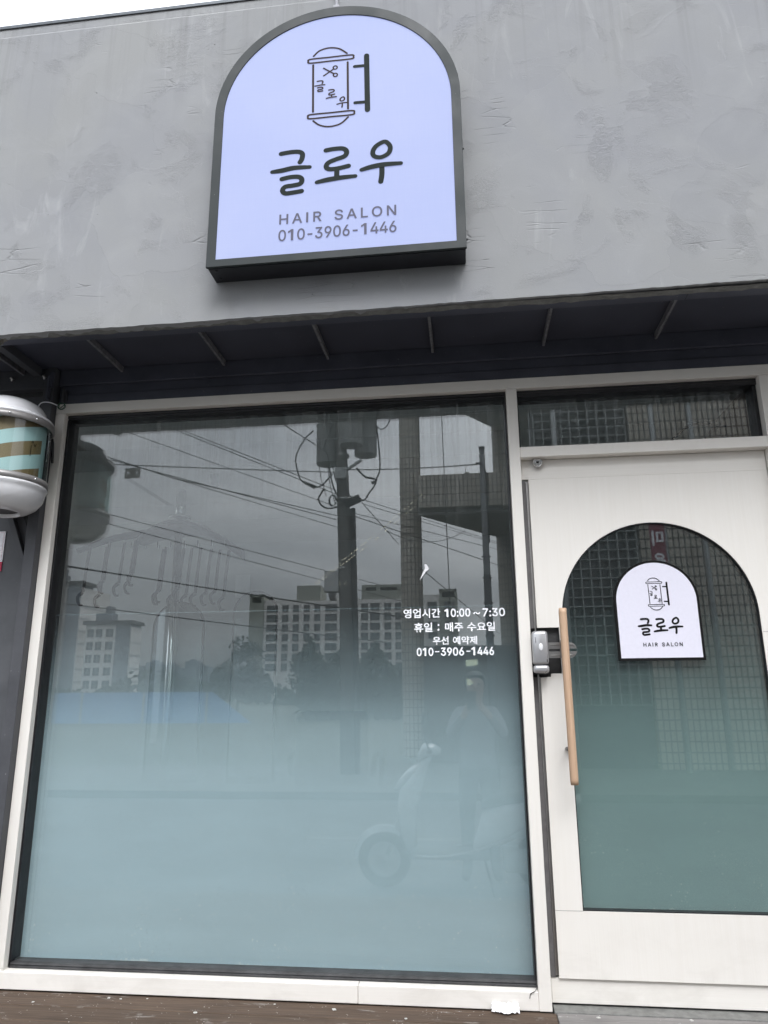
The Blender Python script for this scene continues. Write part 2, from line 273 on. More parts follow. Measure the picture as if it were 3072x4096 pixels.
  'I': (0.20, '60,0 135,0 135,509 60,509', '0.1.2.3'),
  'L': (0.393, '60,0 60,509 125,509 125,57 361,57 361,0', '0.2.1 0.3.2 0.4.3 0.5.4'),
  'N': (0.523, '60,0 60,509 136,509 343,183 347,176 352,169 357,160 363,151 369,141 375,130 381,119 388,107 394,94 401,82 407,68 414,55 405,54 403,68 402,81 401,95 401,108 400,121 400,134 399,146 399,157 399,168 399,178 399,187 399,195 399,509 463,509 463,0 387,0 202,290 196,300 190,310 184,320 177,331 171,342 164,354 156,367 148,381 139,396 130,413 119,432 108,452 119,454 120,435 121,417 122,400 122,384 123,368 123,354 124,340 124,328 125,317 125,307 125,298 125,291 125,0', '0.45.1 45.2.1 45.46.2 46.3.2 28.30.29 28.31.30 47.3.46 0.44.45 48.43.47 43.3.47 0.48.44 48.43.44 0.49.48 42.3.43 0.50.49 41.3.42 0.51.50 40.3.41 0.52.51 39.3.40 38.3.39 0.53.52 37.3.38 0.54.53 36.3.37 0.55.54 35.3.36 0.56.55 34.3.35 0.57.56 33.3.34 0.58.57 0.59.58 32.3.33 27.31.28 26.31.27 32.4.3 25.31.26 32.5.4 32.6.5 24.31.25 32.7.6 23.31.24 32.8.7 22.31.23 32.9.8 21.31.22 32.10.9 20.31.21 32.11.10 19.31.20 32.12.11 18.31.19 32.13.12 32.17.13 17.14.13 17.14.18 14.31.18 15.31.14 32.16.17 16.31.15 32.31.16'),
  'O': (0.533, '267,-7 235,-5 205,1 177,11 150,25 126,42 105,63 86,88 70,115 57,146 48,179 42,215 40,254 42,293 48,329 57,362 70,393 86,421 105,445 126,466 150,484 177,498 205,508 235,514 267,516 299,514 329,508 357,498 384,484 408,466 429,445 448,421 464,393 477,362 486,329 491,293 493,254 491,215 486,179 477,146 464,115 448,88 429,63 408,42 384,25 357,11 329,1 299,-5 267,53 289,54 310,59 330,66 349,76 367,89 383,105 396,123 408,144 418,168 425,194 429,223 430,254 429,286 425,314 418,341 408,365 396,386 383,404 367,420 349,433 330,443 310,450 289,454 267,456 245,454 223,450 203,443 184,433 167,420 151,404 137,385 125,364 116,340 109,314 105,285 103,254 105,223 109,194 116,168 125,144 137,123 151,105 167,89 184,76 203,66 223,59 245,54', '23.25.24 22.25.23 22.26.25 21.26.22 21.27.26 20.27.21 20.28.27 19.28.20 19.29.28 18.29.19 18.73.29 73.72.29 72.71.29 71.30.29 70.30.71 18.74.73 69.30.70 18.75.74 17.75.18 69.31.30 68.31.69 17.76.75 67.31.68 17.77.76 16.77.17 67.32.31 66.32.67 16.78.77 65.32.66 16.79.78 15.79.16 65.33.32 64.33.65 15.80.79 63.33.64 15.81.80 14.81.15 63.34.33 62.34.63 14.82.81 13.82.14 62.35.34 61.35.62 13.83.82 12.83.13 61.36.35 60.36.61 12.84.83 11.84.12 11.85.84 59.36.60 59.37.36 11.86.85 58.37.59 10.86.11 58.38.37 10.87.86 57.38.58 9.87.10 57.39.38 9.88.87 56.39.57 8.88.9 56.40.39 8.89.88 55.40.56 8.90.89 54.40.55 7.90.8 54.41.40 7.91.90 53.41.54 7.92.91 52.41.53 52.42.41 6.92.7 6.93.92 51.42.52 6.94.93 50.42.51 50.43.42 5.94.6 5.95.94 49.43.50 5.48.95 48.43.49 5.43.48 5.44.43 4.44.5 3.44.4 3.45.44 2.45.3 2.46.45 2.47.46 1.47.2 1.0.47'),
  'R': (0.449, '60,0 123,0 123,509 60,509 124,509 124,444 266,444 266,509 266,509 266,444 291,440 310,502 310,502 291,440 313,429 349,481 349,481 313,429 330,411 381,449 381,449 330,411 341,389 401,409 401,409 341,389 345,364 408,364 408,364 345,364 341,339 401,319 401,319 341,339 330,317 381,279 381,279 330,317 313,299 349,247 349,247 313,299 291,288 310,226 310,226 291,288 266,284 266,219 266,219 266,284 124,284 124,219 229,217 299,217 428,0 354,0', '0.1.2.3 4.5.6.7 8.9.10.11 12.13.14.15 16.17.18.19 20.21.22.23 24.25.26.27 28.29.30.31 32.33.34.35 36.37.38.39 40.41.42.43 44.45.46.47 48.49.50.51 52.53.54.55'),
  'S': (0.447, '224,-9 197,-8 172,-4 149,1 128,9 108,19 91,31 76,45 64,60 54,77 46,96 41,115 38,137 104,137 107,123 110,110 116,98 123,88 132,79 142,71 154,64 166,59 180,55 194,52 209,50 224,49 241,50 257,52 272,55 286,60 299,66 311,74 321,82 329,92 336,102 341,114 345,126 346,139 345,151 342,161 338,171 332,179 325,186 316,193 307,199 296,205 284,209 272,214 259,218 245,222 184,239 154,249 128,260 105,274 86,289 71,307 60,326 54,348 52,372 53,393 58,413 65,431 75,448 87,463 102,476 119,488 138,498 158,506 180,511 203,514 227,516 252,514 275,511 296,505 316,498 334,488 351,476 365,463 377,449 387,433 394,415 399,397 401,378 337,378 334,396 326,412 316,426 302,437 286,447 267,453 247,457 225,459 209,458 194,456 180,452 167,448 156,442 145,435 136,427 129,418 123,409 118,398 116,387 115,376 116,363 119,352 124,342 131,334 139,326 148,319 158,313 169,308 180,304 191,300 202,296 212,293 264,279 276,276 287,272 299,268 312,264 324,258 336,252 347,245 359,238 369,229 379,220 387,209 395,198 401,185 405,171 407,155 408,139 407,118 403,99 396,81 386,64 374,48 360,34 343,21 323,11 302,2 278,-4 252,-8', '69.71.70 68.71.69 68.72.71 67.72.68 67.73.72 66.73.67 66.74.73 65.74.66 65.75.74 64.75.65 64.76.75 64.77.76 63.77.64 63.91.77 91.90.77 90.78.77 62.92.63 92.91.63 62.93.92 89.78.90 62.94.93 88.78.89 62.95.94 88.79.78 61.95.62 61.96.95 87.79.88 61.97.96 86.79.87 61.98.97 86.80.79 60.98.61 60.99.98 85.80.86 60.100.99 85.81.80 59.100.60 84.81.85 59.101.100 59.102.101 84.82.81 83.82.84 58.102.59 58.103.102 58.104.103 57.104.58 57.105.104 57.106.105 56.106.57 56.107.106 56.108.107 55.108.56 55.109.108 55.110.109 55.111.110 55.112.111 54.112.55 54.113.112 54.114.113 54.115.114 54.116.115 53.116.54 53.117.116 53.118.117 52.118.53 52.119.118 52.120.119 52.121.120 51.121.52 51.122.121 51.123.122 50.123.51 50.124.123 49.124.50 49.125.124 49.126.125 48.126.49 48.127.126 47.127.48 46.127.47 45.127.46 45.128.127 44.128.45 43.128.44 43.129.128 42.129.43 41.129.42 41.130.129 40.130.41 40.131.130 39.131.40 38.131.39 38.132.131 37.132.38 36.132.37 36.133.132 11.13.12 11.14.13 35.133.36 11.15.14 35.134.133 10.15.11 34.134.35 10.16.15 33.134.34 33.135.134 10.17.16 9.17.10 32.135.33 9.18.17 31.135.32 31.136.135 9.19.18 8.19.9 30.136.31 8.20.19 29.136.30 8.21.20 29.137.136 28.137.29 7.21.8 7.22.21 27.137.28 7.23.22 26.137.27 7.24.23 25.137.26 7.25.24 7.137.25 7.138.137 6.138.7 6.139.138 5.139.6 5.140.139 4.140.5 4.141.140 3.141.4 3.142.141 2.142.3 2.143.142 1.143.2 1.0.143'),
  '~': (0.453, '52,150 53,170 55,188 60,204 66,218 73,230 82,240 92,248 103,255 115,260 127,263 139,266 151,266 164,266 175,264 187,260 197,256 208,249 220,241 232,232 246,221 254,213 262,207 269,202 275,198 280,196 286,193 292,192 299,192 309,193 318,196 325,201 332,207 338,216 341,226 344,239 344,253 400,253 400,233 397,215 393,199 386,185 379,173 370,163 360,155 349,148 338,143 326,139 314,137 301,137 288,137 276,139 265,143 254,148 243,154 232,162 219,171 207,182 198,189 190,195 183,200 177,204 172,207 166,209 160,210 154,210 144,209 136,207 128,202 121,196 115,188 111,178 109,165 108,150', '11.13.12 11.14.13 10.14.11 10.15.14 9.15.10 9.16.15 8.16.9 8.17.16 7.17.8 35.37.36 35.38.37 7.18.17 6.18.7 6.19.18 5.19.6 34.38.35 34.39.38 5.20.19 4.20.5 33.39.34 4.21.20 3.65.4 65.21.4 32.39.33 32.40.39 65.22.21 3.66.65 64.22.65 63.22.64 3.67.66 62.22.63 31.40.32 62.23.22 3.68.67 61.23.62 60.23.61 2.68.3 2.69.68 60.24.23 30.40.31 59.24.60 30.41.40 59.25.24 2.70.69 29.41.30 59.26.25 58.26.59 58.27.26 28.41.29 58.28.27 58.41.28 57.41.58 2.71.70 1.71.2 57.42.41 56.42.57 1.72.71 56.43.42 55.43.56 0.72.1 0.73.72 55.44.43 54.44.55 54.45.44 53.45.54 53.46.45 52.46.53 52.47.46 51.47.52 51.48.47 50.48.51 50.49.48'),
}

def latin(bm, body, x0, x1, z0, z1, y, wt, track=0.0):
    """upright sans lettering from the stored glyph shapes, fitted to a box; wt = how far the strokes are fattened"""
    V = []; F = []; pen = 0.0
    for ch in body:
        if ch == ' ': pen += .30+track; continue
        a, vs, fs = GLY[ch]; o = len(V)
        V += [(pen+int(p.split(',')[0])/1000, int(p.split(',')[1])/1000) for p in vs.split()]
        F += [tuple(o+int(i) for i in f.split('.')) for f in fs.split()]
        pen += a+track
    a, b = min(v[0] for v in V), max(v[0] for v in V); c, d = min(v[1] for v in V), max(v[1] for v in V)
    r = wt*(z1-z0); x0 += r; x1 -= r; z0 += r; z1 -= r
    for k, (dx, dz) in enumerate([(0, 0)]+[(r*math.cos(q*PI/4), r*math.sin(q*PI/4)) for q in range(8)]):
        vv = [(x0+dx+(p[0]-a)/(b-a)*(x1-x0), z0+dz+(p[1]-c)/(d-c)*(z1-z0)) for p in V]
        for j, f in enumerate(F): bm.faces.new([bm.verts.new((vv[i][0], y-k*.00004-(j % 97)*.000003, vv[i][1])) for i in f])

# ------------------------------------------------------------------ materials
def plaster():
    m = M('grey_plaster'); v = m.obj()
    big = m.noise(v, 1.3, 4, .55, .6); mid = m.noise(v, 5, 4, .6, .8)
    c = m.mix(m.ramp(big, [(.35, 0), (.65, 1)]), (.262, .269, .288), (.290, .294, .290))
    c = m.mix(m.ramp(mid, [(.45, 0), (.75, .35)]), c, (.37, .375, .385))
    dv = m.n('VectorMath', operation='ADD', i={0: v, 1: m.n('VectorMath', operation='SCALE', i={0: m.n('TexNoise', i={'Vector': v, 'Scale': 3.5, 'Detail': 4}).outputs[1], 'Scale': .35}).outputs[0]}).outputs[0]
    vor = m.n('TexVoronoi', i={'Vector': dv, 'Scale': 2.6})
    plates = m.n('SeparateColor', i={0: vor.outputs['Color']}).outputs[0]
    c = m.mix(.35, c, m.mix(plates, (.262, .268, .278), (.308, .313, .318)))
    # smears a lighter grey in places
    sm = m.noise(m.map(v, (7, 7, 1.6), rot=(0, .5, 0)), 1.0, 5, .65, 1.2)
    c = m.mix(m.ramp(sm, [(.60, 0), (.74, .5)]), c, (.40, .405, .415))
    mask = m.ramp(m.noise(v, 3.6, 4, .6, .9), [(.53, 0), (.62, 1)])
    rough = m.noise(m.map(v, (26, 26, 48), rot=(0, .6, 0)), 1.0, 6, .68, 2.2)
    rid = m.math('SUBTRACT', 1.0, m.math('ABSOLUTE', m.math('SUBTRACT', rough, .5)))
    h = m.math('MULTIPLY', m.math('POWER', rid, 14.0), m.math('MULTIPLY', mask, .17))
    h = m.math('ADD', h, m.math('MULTIPLY', plates, .5))
    # hairline scratches left by the trowel
    for k, (rt, s, off) in enumerate(((.22, 2.2, 0), (-.75, 1.7, 7), (1.15, 2.0, 13), (.6, 3.4, 21))):
        vv = m.map(v, (s, s, s*9), loc=(off, 0, off*1.7), rot=(0, rt, 0))
        d = m.n('TexVoronoi', feature='DISTANCE_TO_EDGE', i={'Vector': m.n('VectorMath', operation='ADD', i={0: vv, 1: m.n('VectorMath', operation='SCALE', i={0: m.n('TexNoise', i={'Vector': vv, 'Scale': 1.3, 'Detail': 2}).outputs[1], 'Scale': .35}).outputs[0]}).outputs[0], 'Scale': 1.0}).outputs[0]
        ln = m.ramp(d, [(0.0, 1), (.022, 0)])
        msk = m.ramp(m.noise(m.map(v, loc=(off*2, 0, off)), 2.6, 3), [(.655, 0), (.70, 1)])
        ln = m.math('MULTIPLY', ln, msk)
        h = m.math('SUBTRACT', h, m.math('MULTIPLY', ln, .45))
        c = m.mix(m.math('MULTIPLY', ln, .14), c, (.17, .17, .17))
    # dirty runs below the coping
    zz = m.n('SeparateXYZ', i={0: v}).outputs[2]
    run = m.math('MULTIPLY', m.ramp(m.noise(m.map(v, (24, 1, .5)), 1.0, 5, .65, .3), [(.52, 0), (.68, 1)]), m.n('MapRange', i={0: m.math('ADD', zz, m.math('MULTIPLY', m.noise(m.map(v, (7, 1, .3)), 1.0, 2), .9)), 1: 3.9, 2: 4.7, 3: 0.0, 4: .34}).outputs[0])
    c = m.mix(run, c, (.15, .152, .15))
    # pits
    pv = m.n('TexVoronoi', i={'Vector': v, 'Scale': 17, 'Randomness': 1})
    pit = m.math('MULTIPLY', m.ramp(pv.outputs[0], [(.0, 1), (.07, 0)]), m.ramp(m.noise(v, 3.1, 2), [(.60, 0), (.66, 1)]))
    c = m.mix(m.math('MULTIPLY', pit, .7), c, (.08, .08, .085))
    h = m.math('SUBTRACT', h, pit)
    fine = m.noise(v, 240, 3, .6)
    nn = m.bump(h, .55, .012); nn = m.bump(fine, .12, .003, nn)
    c = m.mix(m.ramp(m.noise(v, 160, 3, .7), [(.35, .10), (.65, 0)]), c, (.2, .2, .2))
    return m.done(m.bsdf(c, .88, 0, nn, .25))
def painted_wood(name, along):
    m = M(name); v = m.obj()
    s = {'x': (2.0, 30, 75), 'z': (75, 30, 2.0)}[along]
    g = m.noise(m.map(v, s), 1.0, 5, .6, .9)
    wv = m.n('TexWave', wave_type='BANDS', bands_direction='Z' if along == 'x' else 'X', i={'Vector': m.map(v, (.6, 1, 9) if along == 'x' else (9, 1, .6)), 'Scale': 4.0, 'Distortion': 9.0, 'Detail': 3.0, 'Detail Scale': .5}).outputs[1]
    h = m.math('ADD', g, m.math('MULTIPLY', wv, .14))
    c = m.mix(m.ramp(g, [(.35, 0), (.7, 1)]), (.745, .715, .665), (.765, .738, .692))
    c = m.mix(m.ramp(m.noise(v, 3, 4, .6), [(.55, 0), (.8, .25)]), c, (.69, .665, .625))
    zz = m.n('SeparateXYZ', i={0: v}).outputs[2]
    gr = m.math('MULTIPLY', m.n('MapRange', i={0: zz, 1: .34, 2: .0, 3: 0.0, 4: .5}).outputs[0], m.ramp(m.noise(m.map(v, (5, 5, 9)), 1.0, 5, .65, .5), [(.48, 0), (.7, .6)]))
    c = m.mix(gr, c, (.46, .43, .38))
    spk = m.math('MULTIPLY', m.ramp(m.n('TexVoronoi', i={'Vector': v, 'Scale': 42}).outputs[0], [(0, 1), (.06, 0)]), m.ramp(m.noise(v, 5, 2), [(.6, 0), (.63, 1)]))
    c = m.mix(m.math('MULTIPLY', spk, .6), c, (.2, .18, .16))
    return m.done(m.bsdf(c, m.ramp(g, [(.3, .42), (.7, .58)]), 0, m.bump(h, .12, .003), .45))
def dark_steel(name, col, rough=.45):
    m = M(name); v = m.obj()
    n = m.noise(v, 6, 5, .65)
    c = m.mix(m.ramp(n, [(.35, 0), (.7, 1)]), tuple(x*.85 for x in col), tuple(x*1.18 for x in col))
    spk = m.ramp(m.noise(v, 90, 2, .5), [(.72, 0), (.78, .5)])
    c = m.mix(spk, c, (.25, .25, .25))
    return m.done(m.bsdf(c, m.ramp(n, [(.3, rough-.08), (.7, rough+.1)]), 0, m.bump(m.noise(v, 2.4, 3), .15, .02), .4))
def pane(name, tint, dirt, base_r=.080):
    m = M(name); v = m.obj(); g = m.n('NewGeometry')
    c = m.math('ABSOLUTE', m.n('VectorMath', operation='DOT_PRODUCT', i={0: g.outputs['Incoming'], 1: g.outputs['Normal']}).outputs['Value'])
    f = m.math('MULTIPLY_ADD', m.math('POWER', m.math('SUBTRACT', 1.0, c), 5.0), 1-base_r, base_r)
    tr = m.n('BsdfTransparent', i={0: (*tint, 1)}).outputs[0]
    gl = m.n('BsdfGlossy', i={'Color': (1, 1, 1, 1), 'Roughness': 0.0}).outputs[0]
    sh = m.n('MixShader', i={0: f, 1: tr, 2: gl}).outputs[0]
    if dirt:
        z = m.n('SeparateXYZ', i={0: v}).outputs[2]
        st = m.noise(m.map(v, (46, 1, 1.1)), 1.0, 5, .62, .4)
        hi = m.ramp(m.math('ADD', z, m.math('MULTIPLY', m.noise(m.map(v, (8, 1, .6)), 1, 3), .55)), [(.0, 0), (.01, 0)]) if False else \
            m.n('MapRange', i={0: m.math('ADD', z, m.math('MULTIPLY', m.noise(m.map(v, (9, 1, .5)), 1.0, 3), .7)), 1: 2.25, 2: 2.75, 3: 0.0, 4: 1.0}).outputs[0]
        drip = m.math('MULTIPLY', m.ramp(st, [(.40, 0), (.62, 1)]), hi)
        haze_ = m.math('MULTIPLY', m.noise(v, 2.2, 4, .6), .028)
        spots = m.math('MULTIPLY', m.ramp(m.n('TexVoronoi', i={'Vector': v, 'Scale': 60}).outputs[0], [(.10, 1), (.2, 0)]), m.ramp(m.noise(v, 4, 3), [(.56, 0), (.66, .10)]))
        fac = m.math('ADD', m.math('ADD', m.math('MULTIPLY', drip, dirt), haze_), spots, clamp=True)
        df = m.n('BsdfDiffuse', i={0: (.62, .64, .64, 1)}).outputs[0]
        sh = m.n('MixShader', i={0: fac, 1: sh, 2: df}).outputs[0]
    return m.done(sh)
def film(name, z_clear, z_full, col, zb):
    m = M(name); v = m.obj(); s = m.n('SeparateXYZ', i={0: v}); x, z = s.outputs[0], s.outputs[2]
    p = 2*PI/.0040*.70711
    u1 = m.math('COSINE', m.math('MULTIPLY', m.math('ADD', x, z), p)); u2 = m.math('COSINE', m.math('MULTIPLY', m.math('SUBTRACT', x, z), p))
    dots = m.math('MULTIPLY', m.math('ADD', u1, u2), .5)
    d = m.n('MapRange', i={0: z, 1: z_clear, 2: z_full, 3: .02, 4: 1.02}).outputs[0]
    mask = m.math('GREATER_THAN', m.math('ADD', dots, m.math('MULTIPLY_ADD', d, 2.0, -1.0)), 0.0)
    mask = m.math('MAXIMUM', mask, m.math('MULTIPLY', m.math('GREATER_THAN', z, 1.4862), .5))
    cc = m.mix(m.ramp(m.noise(m.map(v, (1.5, 1, 7)), 1, 5, .6), [(.35, 0), (.7, 1)]), tuple(q*.93 for q in col), col)
    # dried drops and scuffs low on the film
    low = m.n('MapRange', i={0: z, 1: zb+.75, 2: zb+.05, 3: 0.0, 4: 1.0}).outputs[0]
    for k, (scl, th) in enumerate(((38, .16), (75, .2))):
        sp_ = m.ramp(m.n('TexVoronoi', i={'Vector': m.map(v, loc=(k*3, 0, 0)), 'Scale': scl}).outputs[0], [(th*.6, 1), (th, 0)])
        mk = m.ramp(m.noise(m.map(v, loc=(k*5, 0, 2)), 9, 3), [(.50, 0), (.58, .85)])
        cc = m.mix(m.math('MULTIPLY', m.math('MULTIPLY', sp_, mk), low), cc, (1, 1, 1))
    edge = m.ramp(m.math('ADD', z, m.math('MULTIPLY', m.noise(m.map(v, (30, 1, 30)), 1, 5, .7), .07)), [(zb+.036, .9), (zb+.042, 0)])
    em = m.ramp(m.noise(v, 3.4, 2), [(.55, 0), (.6, 1)])
    cc = m.mix(m.math('MULTIPLY', edge, em), cc, (1, 1, 1))
    df = m.n('BsdfDiffuse', i={0: cc}).outputs[0]; tl = m.n('BsdfTranslucent', i={0: cc}).outputs[0]
    fr = m.n('MixShader', i={0: .28, 1: df, 2: tl}).outputs[0]
    tr = m.n('BsdfTransparent').outputs[0]
    return m.done(m.n('MixShader', i={0: mask, 1: tr, 2: fr}).outputs[0])
def deck_wood(name, a, b, white):
    m = M(name); v = m.obj()
    oi = m.n('SeparateXYZ', i={0: v}); pl = m.math('FLOOR', m.math('DIVIDE', oi.outputs[1], .118))
    g = m.noise(m.map(m.n('CombineXYZ', i={0: oi.outputs[0], 1: oi.outputs[1], 2: m.math('MULTIPLY', pl, 3.7)}).outputs[0], (2.2, 70, 1)), 1.0, 6, .65, 1.2)
    c = m.mix(m.ramp(g, [(.3, 0), (.7, 1)]), a, b)
    c = m.mix(m.ramp(m.noise(m.map(v, (3, 12, 1)), 1, 4, .6), [(.5, 0), (.75, .6)]), c, tuple(q*.55 for q in a))
    wt = m.ramp(m.noise(m.map(v, (6, 22, 1)), 1, 5, .7, .6), [(.60, 0), (.72, white)])
    c = m.mix(wt, c, (.55, .53, .5))
    sp_ = m.math('MULTIPLY', m.ramp(m.n('TexVoronoi', i={'Vector': m.map(v, (1, 1.5, 1)), 'Scale': 70}).outputs[0], [(.10, 1), (.16, 0)]), m.ramp(m.noise(v, 12, 2), [(.55, 0), (.6, 1)]))
    c = m.mix(sp_, c, (.7, .68, .65))
    return m.done(m.bsdf(c, .75, 0, m.bump(g, .5, .004), .3))

MAT = {}
MAT['plaster'] = plaster()
MAT['mortar'] = simple('mortar', (.17, .17, .16), .9, var=.25, scale=30, bump=.5)
MAT['flashing'] = simple('metal_flashing', (.10, .11, .12), .4, .6)
MAT['woodx'] = painted_wood('white_wood_lengthwise', 'x'); MAT['woodz'] = painted_wood('white_wood_upright', 'z')
MAT['steel'] = dark_steel('dark_painted_steel', (.066, .070, .092)); MAT['soffit'] = dark_steel('soffit_sheet', (.052, .055, .073), .5)
MAT['panel'] = dark_steel('grey_sheet_panel', (.075, .078, .085), .5); MAT['post'] = dark_steel('grey_post_paint', (.062, .064, .071), .45)
MAT['gasket'] = simple('black_gasket', (.010, .010, .012), .42, var=.4, scale=25, bump=.25)
MAT['gasket2'] = simple('dusty_black_gasket', (.035, .035, .036), .55, var=.5, scale=18, bump=.3)
MAT['pane'] = pane('window_glass', (.885, .925, .92), .16); MAT['pane2'] = pane('inner_window_glass', (.885, .925, .92), 0)
MAT['dpane'] = pane('door_glass', (.72, .775, .77), .05); MAT['dpane2'] = pane('inner_door_glass', (.80, .88, .86), 0)
MAT['film'] = film('dotted_frost_film', 1.47, .70, (.72, .84, .925), .085)
MAT['dfilm'] = film('dotted_frost_film_door', 1.46, .72, (.70, .79, .805), .32)
MAT['deck'] = deck_wood('brown_deck_wood', (.060, .041, .030), (.120, .084, .060), .35)
MAT['deck2'] = deck_wood('grey_deck_wood', (.16, .15, .145), (.26, .25, .24), .8)
MAT['white_vinyl'] = simple('white_vinyl', (.90, .91, .94), .5, var=.03)
MAT['black_vinyl'] = simple('black_vinyl', (.022, .028, .026), .7, var=.1, spec=.08)
MAT['ink'] = simple('black_ink', (.010, .010, .010), .6, var=.1, spec=.1)
MAT['chrome'] = simple('polished_chrome', (.70, .70, .70), .16, 1.0, var=.06)
MAT['brushed'] = simple('brushed_steel', (.42, .41, .40), .34, 1.0, var=.08)
MAT['silver'] = simple('silver_plastic', (.46, .46, .47), .30, .55, var=.04, coat=.3)
MAT['white_paint'] = simple('glossy_white_paint', (.78, .78, .80), .22, var=.03, coat=.4)
MAT['black_plastic'] = simple('black_plastic', (.012, .013, .015), .4, var=.2)
MAT['paper'] = simple('white_paper', (.82, .82, .84), .85, var=.05, bump=.3)
MAT['tape'] = simple('yellowed_paper_tape', (.62, .60, .45), .8, var=.1)
MAT['red'] = simple('red_print', (.45, .03, .07), .6)

# ------------------------------------------------------------------ the wall over the shop
YF = -.5
t = thing('fascia_wall', 'grey trowelled plaster wall above the shop window, carrying the lit sign', 'wall', (1.5, YF, 2.59))
bm = bmesh.new(); X0, X1 = -.62, 7.0; nx = 340
prev = None
for i in range(nx+1):
    x = X0+(X1-X0)*i/nx
    zb = 2.588+.011*max(0, (x-.5)/2.5)**1.5+.0008*math.sin(x*7.1)+.0006*math.sin(x*31+1)+random.uniform(-.0014, .0014)
    zt = 4.243+random.uniform(-.002, .002)
    ring = [bm.verts.new(q) for q in ((x, -.455, zb+.006), (x, -.488, zb+.004), (x, YF, zb+.005), (x, YF-.0006*math.sin(x*2), 3.4), (x, YF, 4.168), (x, YF+.012, 4.186), (x, YF+.014, zt), (x, -.40, zt))]
    if prev:
        for k in range(7): bm.faces.new((prev[k], ring[k], ring[k+1], prev[k+1]))
    else: bm.faces.new(ring[::-1])
    prev = ring
bm.faces.new(prev)
bmesh.ops.recalc_face_normals(bm, faces=bm.faces)
link('plaster_face', bm, MAT['plaster'], t)
bm = bmesh.new(); prev = None
for i in range(241):
    x = X0+(X1-X0)*i/240
    ys = -.452+random.uniform(-.006, .004); zz = 2.5925+random.uniform(-.0015, .0015)
    r = [bm.verts.new(q) for q in ((x, -.487, zz+.0015), (x, ys, zz), (x, ys, zz+.02))]
    if prev:
        for k in range(2): bm.faces.new((prev[k], r[k], r[k+1], prev[k+1]))
    prev = r
link('mortar_edge', bm, MAT['mortar'], t)
link('top_flashing', B((X0-.01, X1, -.492, -.40, 4.2455, 4.253), (X0-.01, X1, -.4925, -.490, 4.236, 4.2452)), MAT['flashing'], t)
link('roof_slab', B((X0, X1, -.395, 5, 4.20, 4.24), (X0, X0+.05, -.395, 5, 2.70, 4.195), (X1-.05, X1, -.395, 5, 2.70, 4.195)), MAT['panel'], t)
MAT['conduit'] = simple('pale_grey_conduit', (.36, .36, .39), .6)
t = thing('conduit', 'thin white cable running up the plaster above the arched sign', 'cable', (1.41, -.5, 4.0))
link('cable', T([(1.405, -.508, 3.95), (1.406, -.508, 4.15), (1.407, -.508, 4.25)], .0075), MAT['conduit'], t, True)
link('clip', B((1.392, 1.419, -.5185, -.4985, 4.10, 4.115), bev=.002), MAT['conduit'], t)

# soffit: steel edge tube, sheet panels, ribs, stepped header
MAT['rib'] = simple('rib_highlight_grey', (.15, .15, .16), .5, var=.4, scale=40)  # paler than the sheet: a thin highlight put into the rib colour
t = thing('soffit', 'dark metal soffit with thin cross ribs under the plaster wall', 'soffit', (1.5, -.2, 2.6))
link('sheet', B((X0, X1, -.40, .06, 2.668, 2.674)), MAT['soffit'], t)
link('edge_tube', B((X0, X1, -.4515, -.40, 2.598, 2.664), bev=.003), MAT['steel'], t, False)
for x in (-.215, .275, .785, 1.285, 1.775, 2.275, 2.765, 3.26, 3.75):
    link('rib', B((x-.006, x+.006, -.3995, -.001, 2.640, 2.6675), bev=.0015), MAT['rib'], t)
link('wide_rib', B((-.155, -.115, -.3995, -.041, 2.626, 2.6675), bev=.002), MAT['post'], t)
link('joint_seam', B((2.772, 2.7745, -.452, -.399, 2.5972, 2.5978)), MAT['gasket'], t)
t = thing('header_beam', 'stepped dark steel header directly above the white window frame', 'beam', (1.5, 0, 2.5))
link('upper_step', B((-.045, X1, -.004, .06, 2.588, 2.6675), bev=.003), MAT['steel'], t)
link('middle_step', B((-.045, X1, .010, .06, 2.540, 2.5878), bev=.003), MAT['steel'], t)
link('lower_step', B((-.040, X1, .004, .06, 2.4935, 2.5398), bev=.003), MAT['steel'], t)
link('bracket_plate', B((-.012, -.006, -.022, .003, 2.497, 2.565), (-.006, .004, .0, .0035, 2.505, 2.555)), MAT['post'], t)

# left of the window: post, sheet wall, brace, nuts
t = thing('corner_post', 'square dark grey steel post at the left edge of the white frame', 'post', (-.075, -.02, 0))
link('column', B((-.1005, -.0475, -.038, .06, 0.002, 2.6675), bev=.003), MAT['post'], t)
link('gusset', B((-.070, -.062, -.060, -.038, 2.50, 2.62), (-.064, -.050, -.052, -.0385, 2.56, 2.64)), MAT['steel'], t)
t = thing('sheet_wall', 'grey sheet metal wall left of the post with a slanting brace', 'wall', (-.6, 0, 0))
link('sheet', B((-3.2, -.1007, .012, .05, 0.0, 2.55)), MAT['panel'], t)
link('top_rail', B((-3.2, -.1007, -.034, .05, 2.5655, 2.6675), bev=.003), MAT['post'], t)
link('lintel_strip', B((-3.2, -.1007, .004, .05, 2.545, 2.565)), MAT['gasket2'], t)
bm = prism(bmesh.new(), [(-.262, 2.03), (-.232, 2.03), (-.104, 1.722), (-.104, 1.672)], -.016, .0115)
link('brace', bm, MAT['post'], t)
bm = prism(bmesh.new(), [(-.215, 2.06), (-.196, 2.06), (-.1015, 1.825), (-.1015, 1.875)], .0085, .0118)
link('painted_brace_shadow', bm, MAT['gasket2'], t)  # dark strip on the sheet, painted shadow beside the brace
for x in (-.262, -.095):
    b = bmesh.new(); tube(b, [(x, -.036, 2.622), (x, -.062, 2.617)], .004); tube(b, [(x, -.048, 2.626), (x, -.048, 2.606)], [.0075, .005])
    link('wing_nut', b, MAT['brushed'], t, True)
for k in range(16):
    pass
t = thing('notice', 'white framed notice with a red lower band on the grey sheet wall', 'notice', (-.33, .008, 1.69))
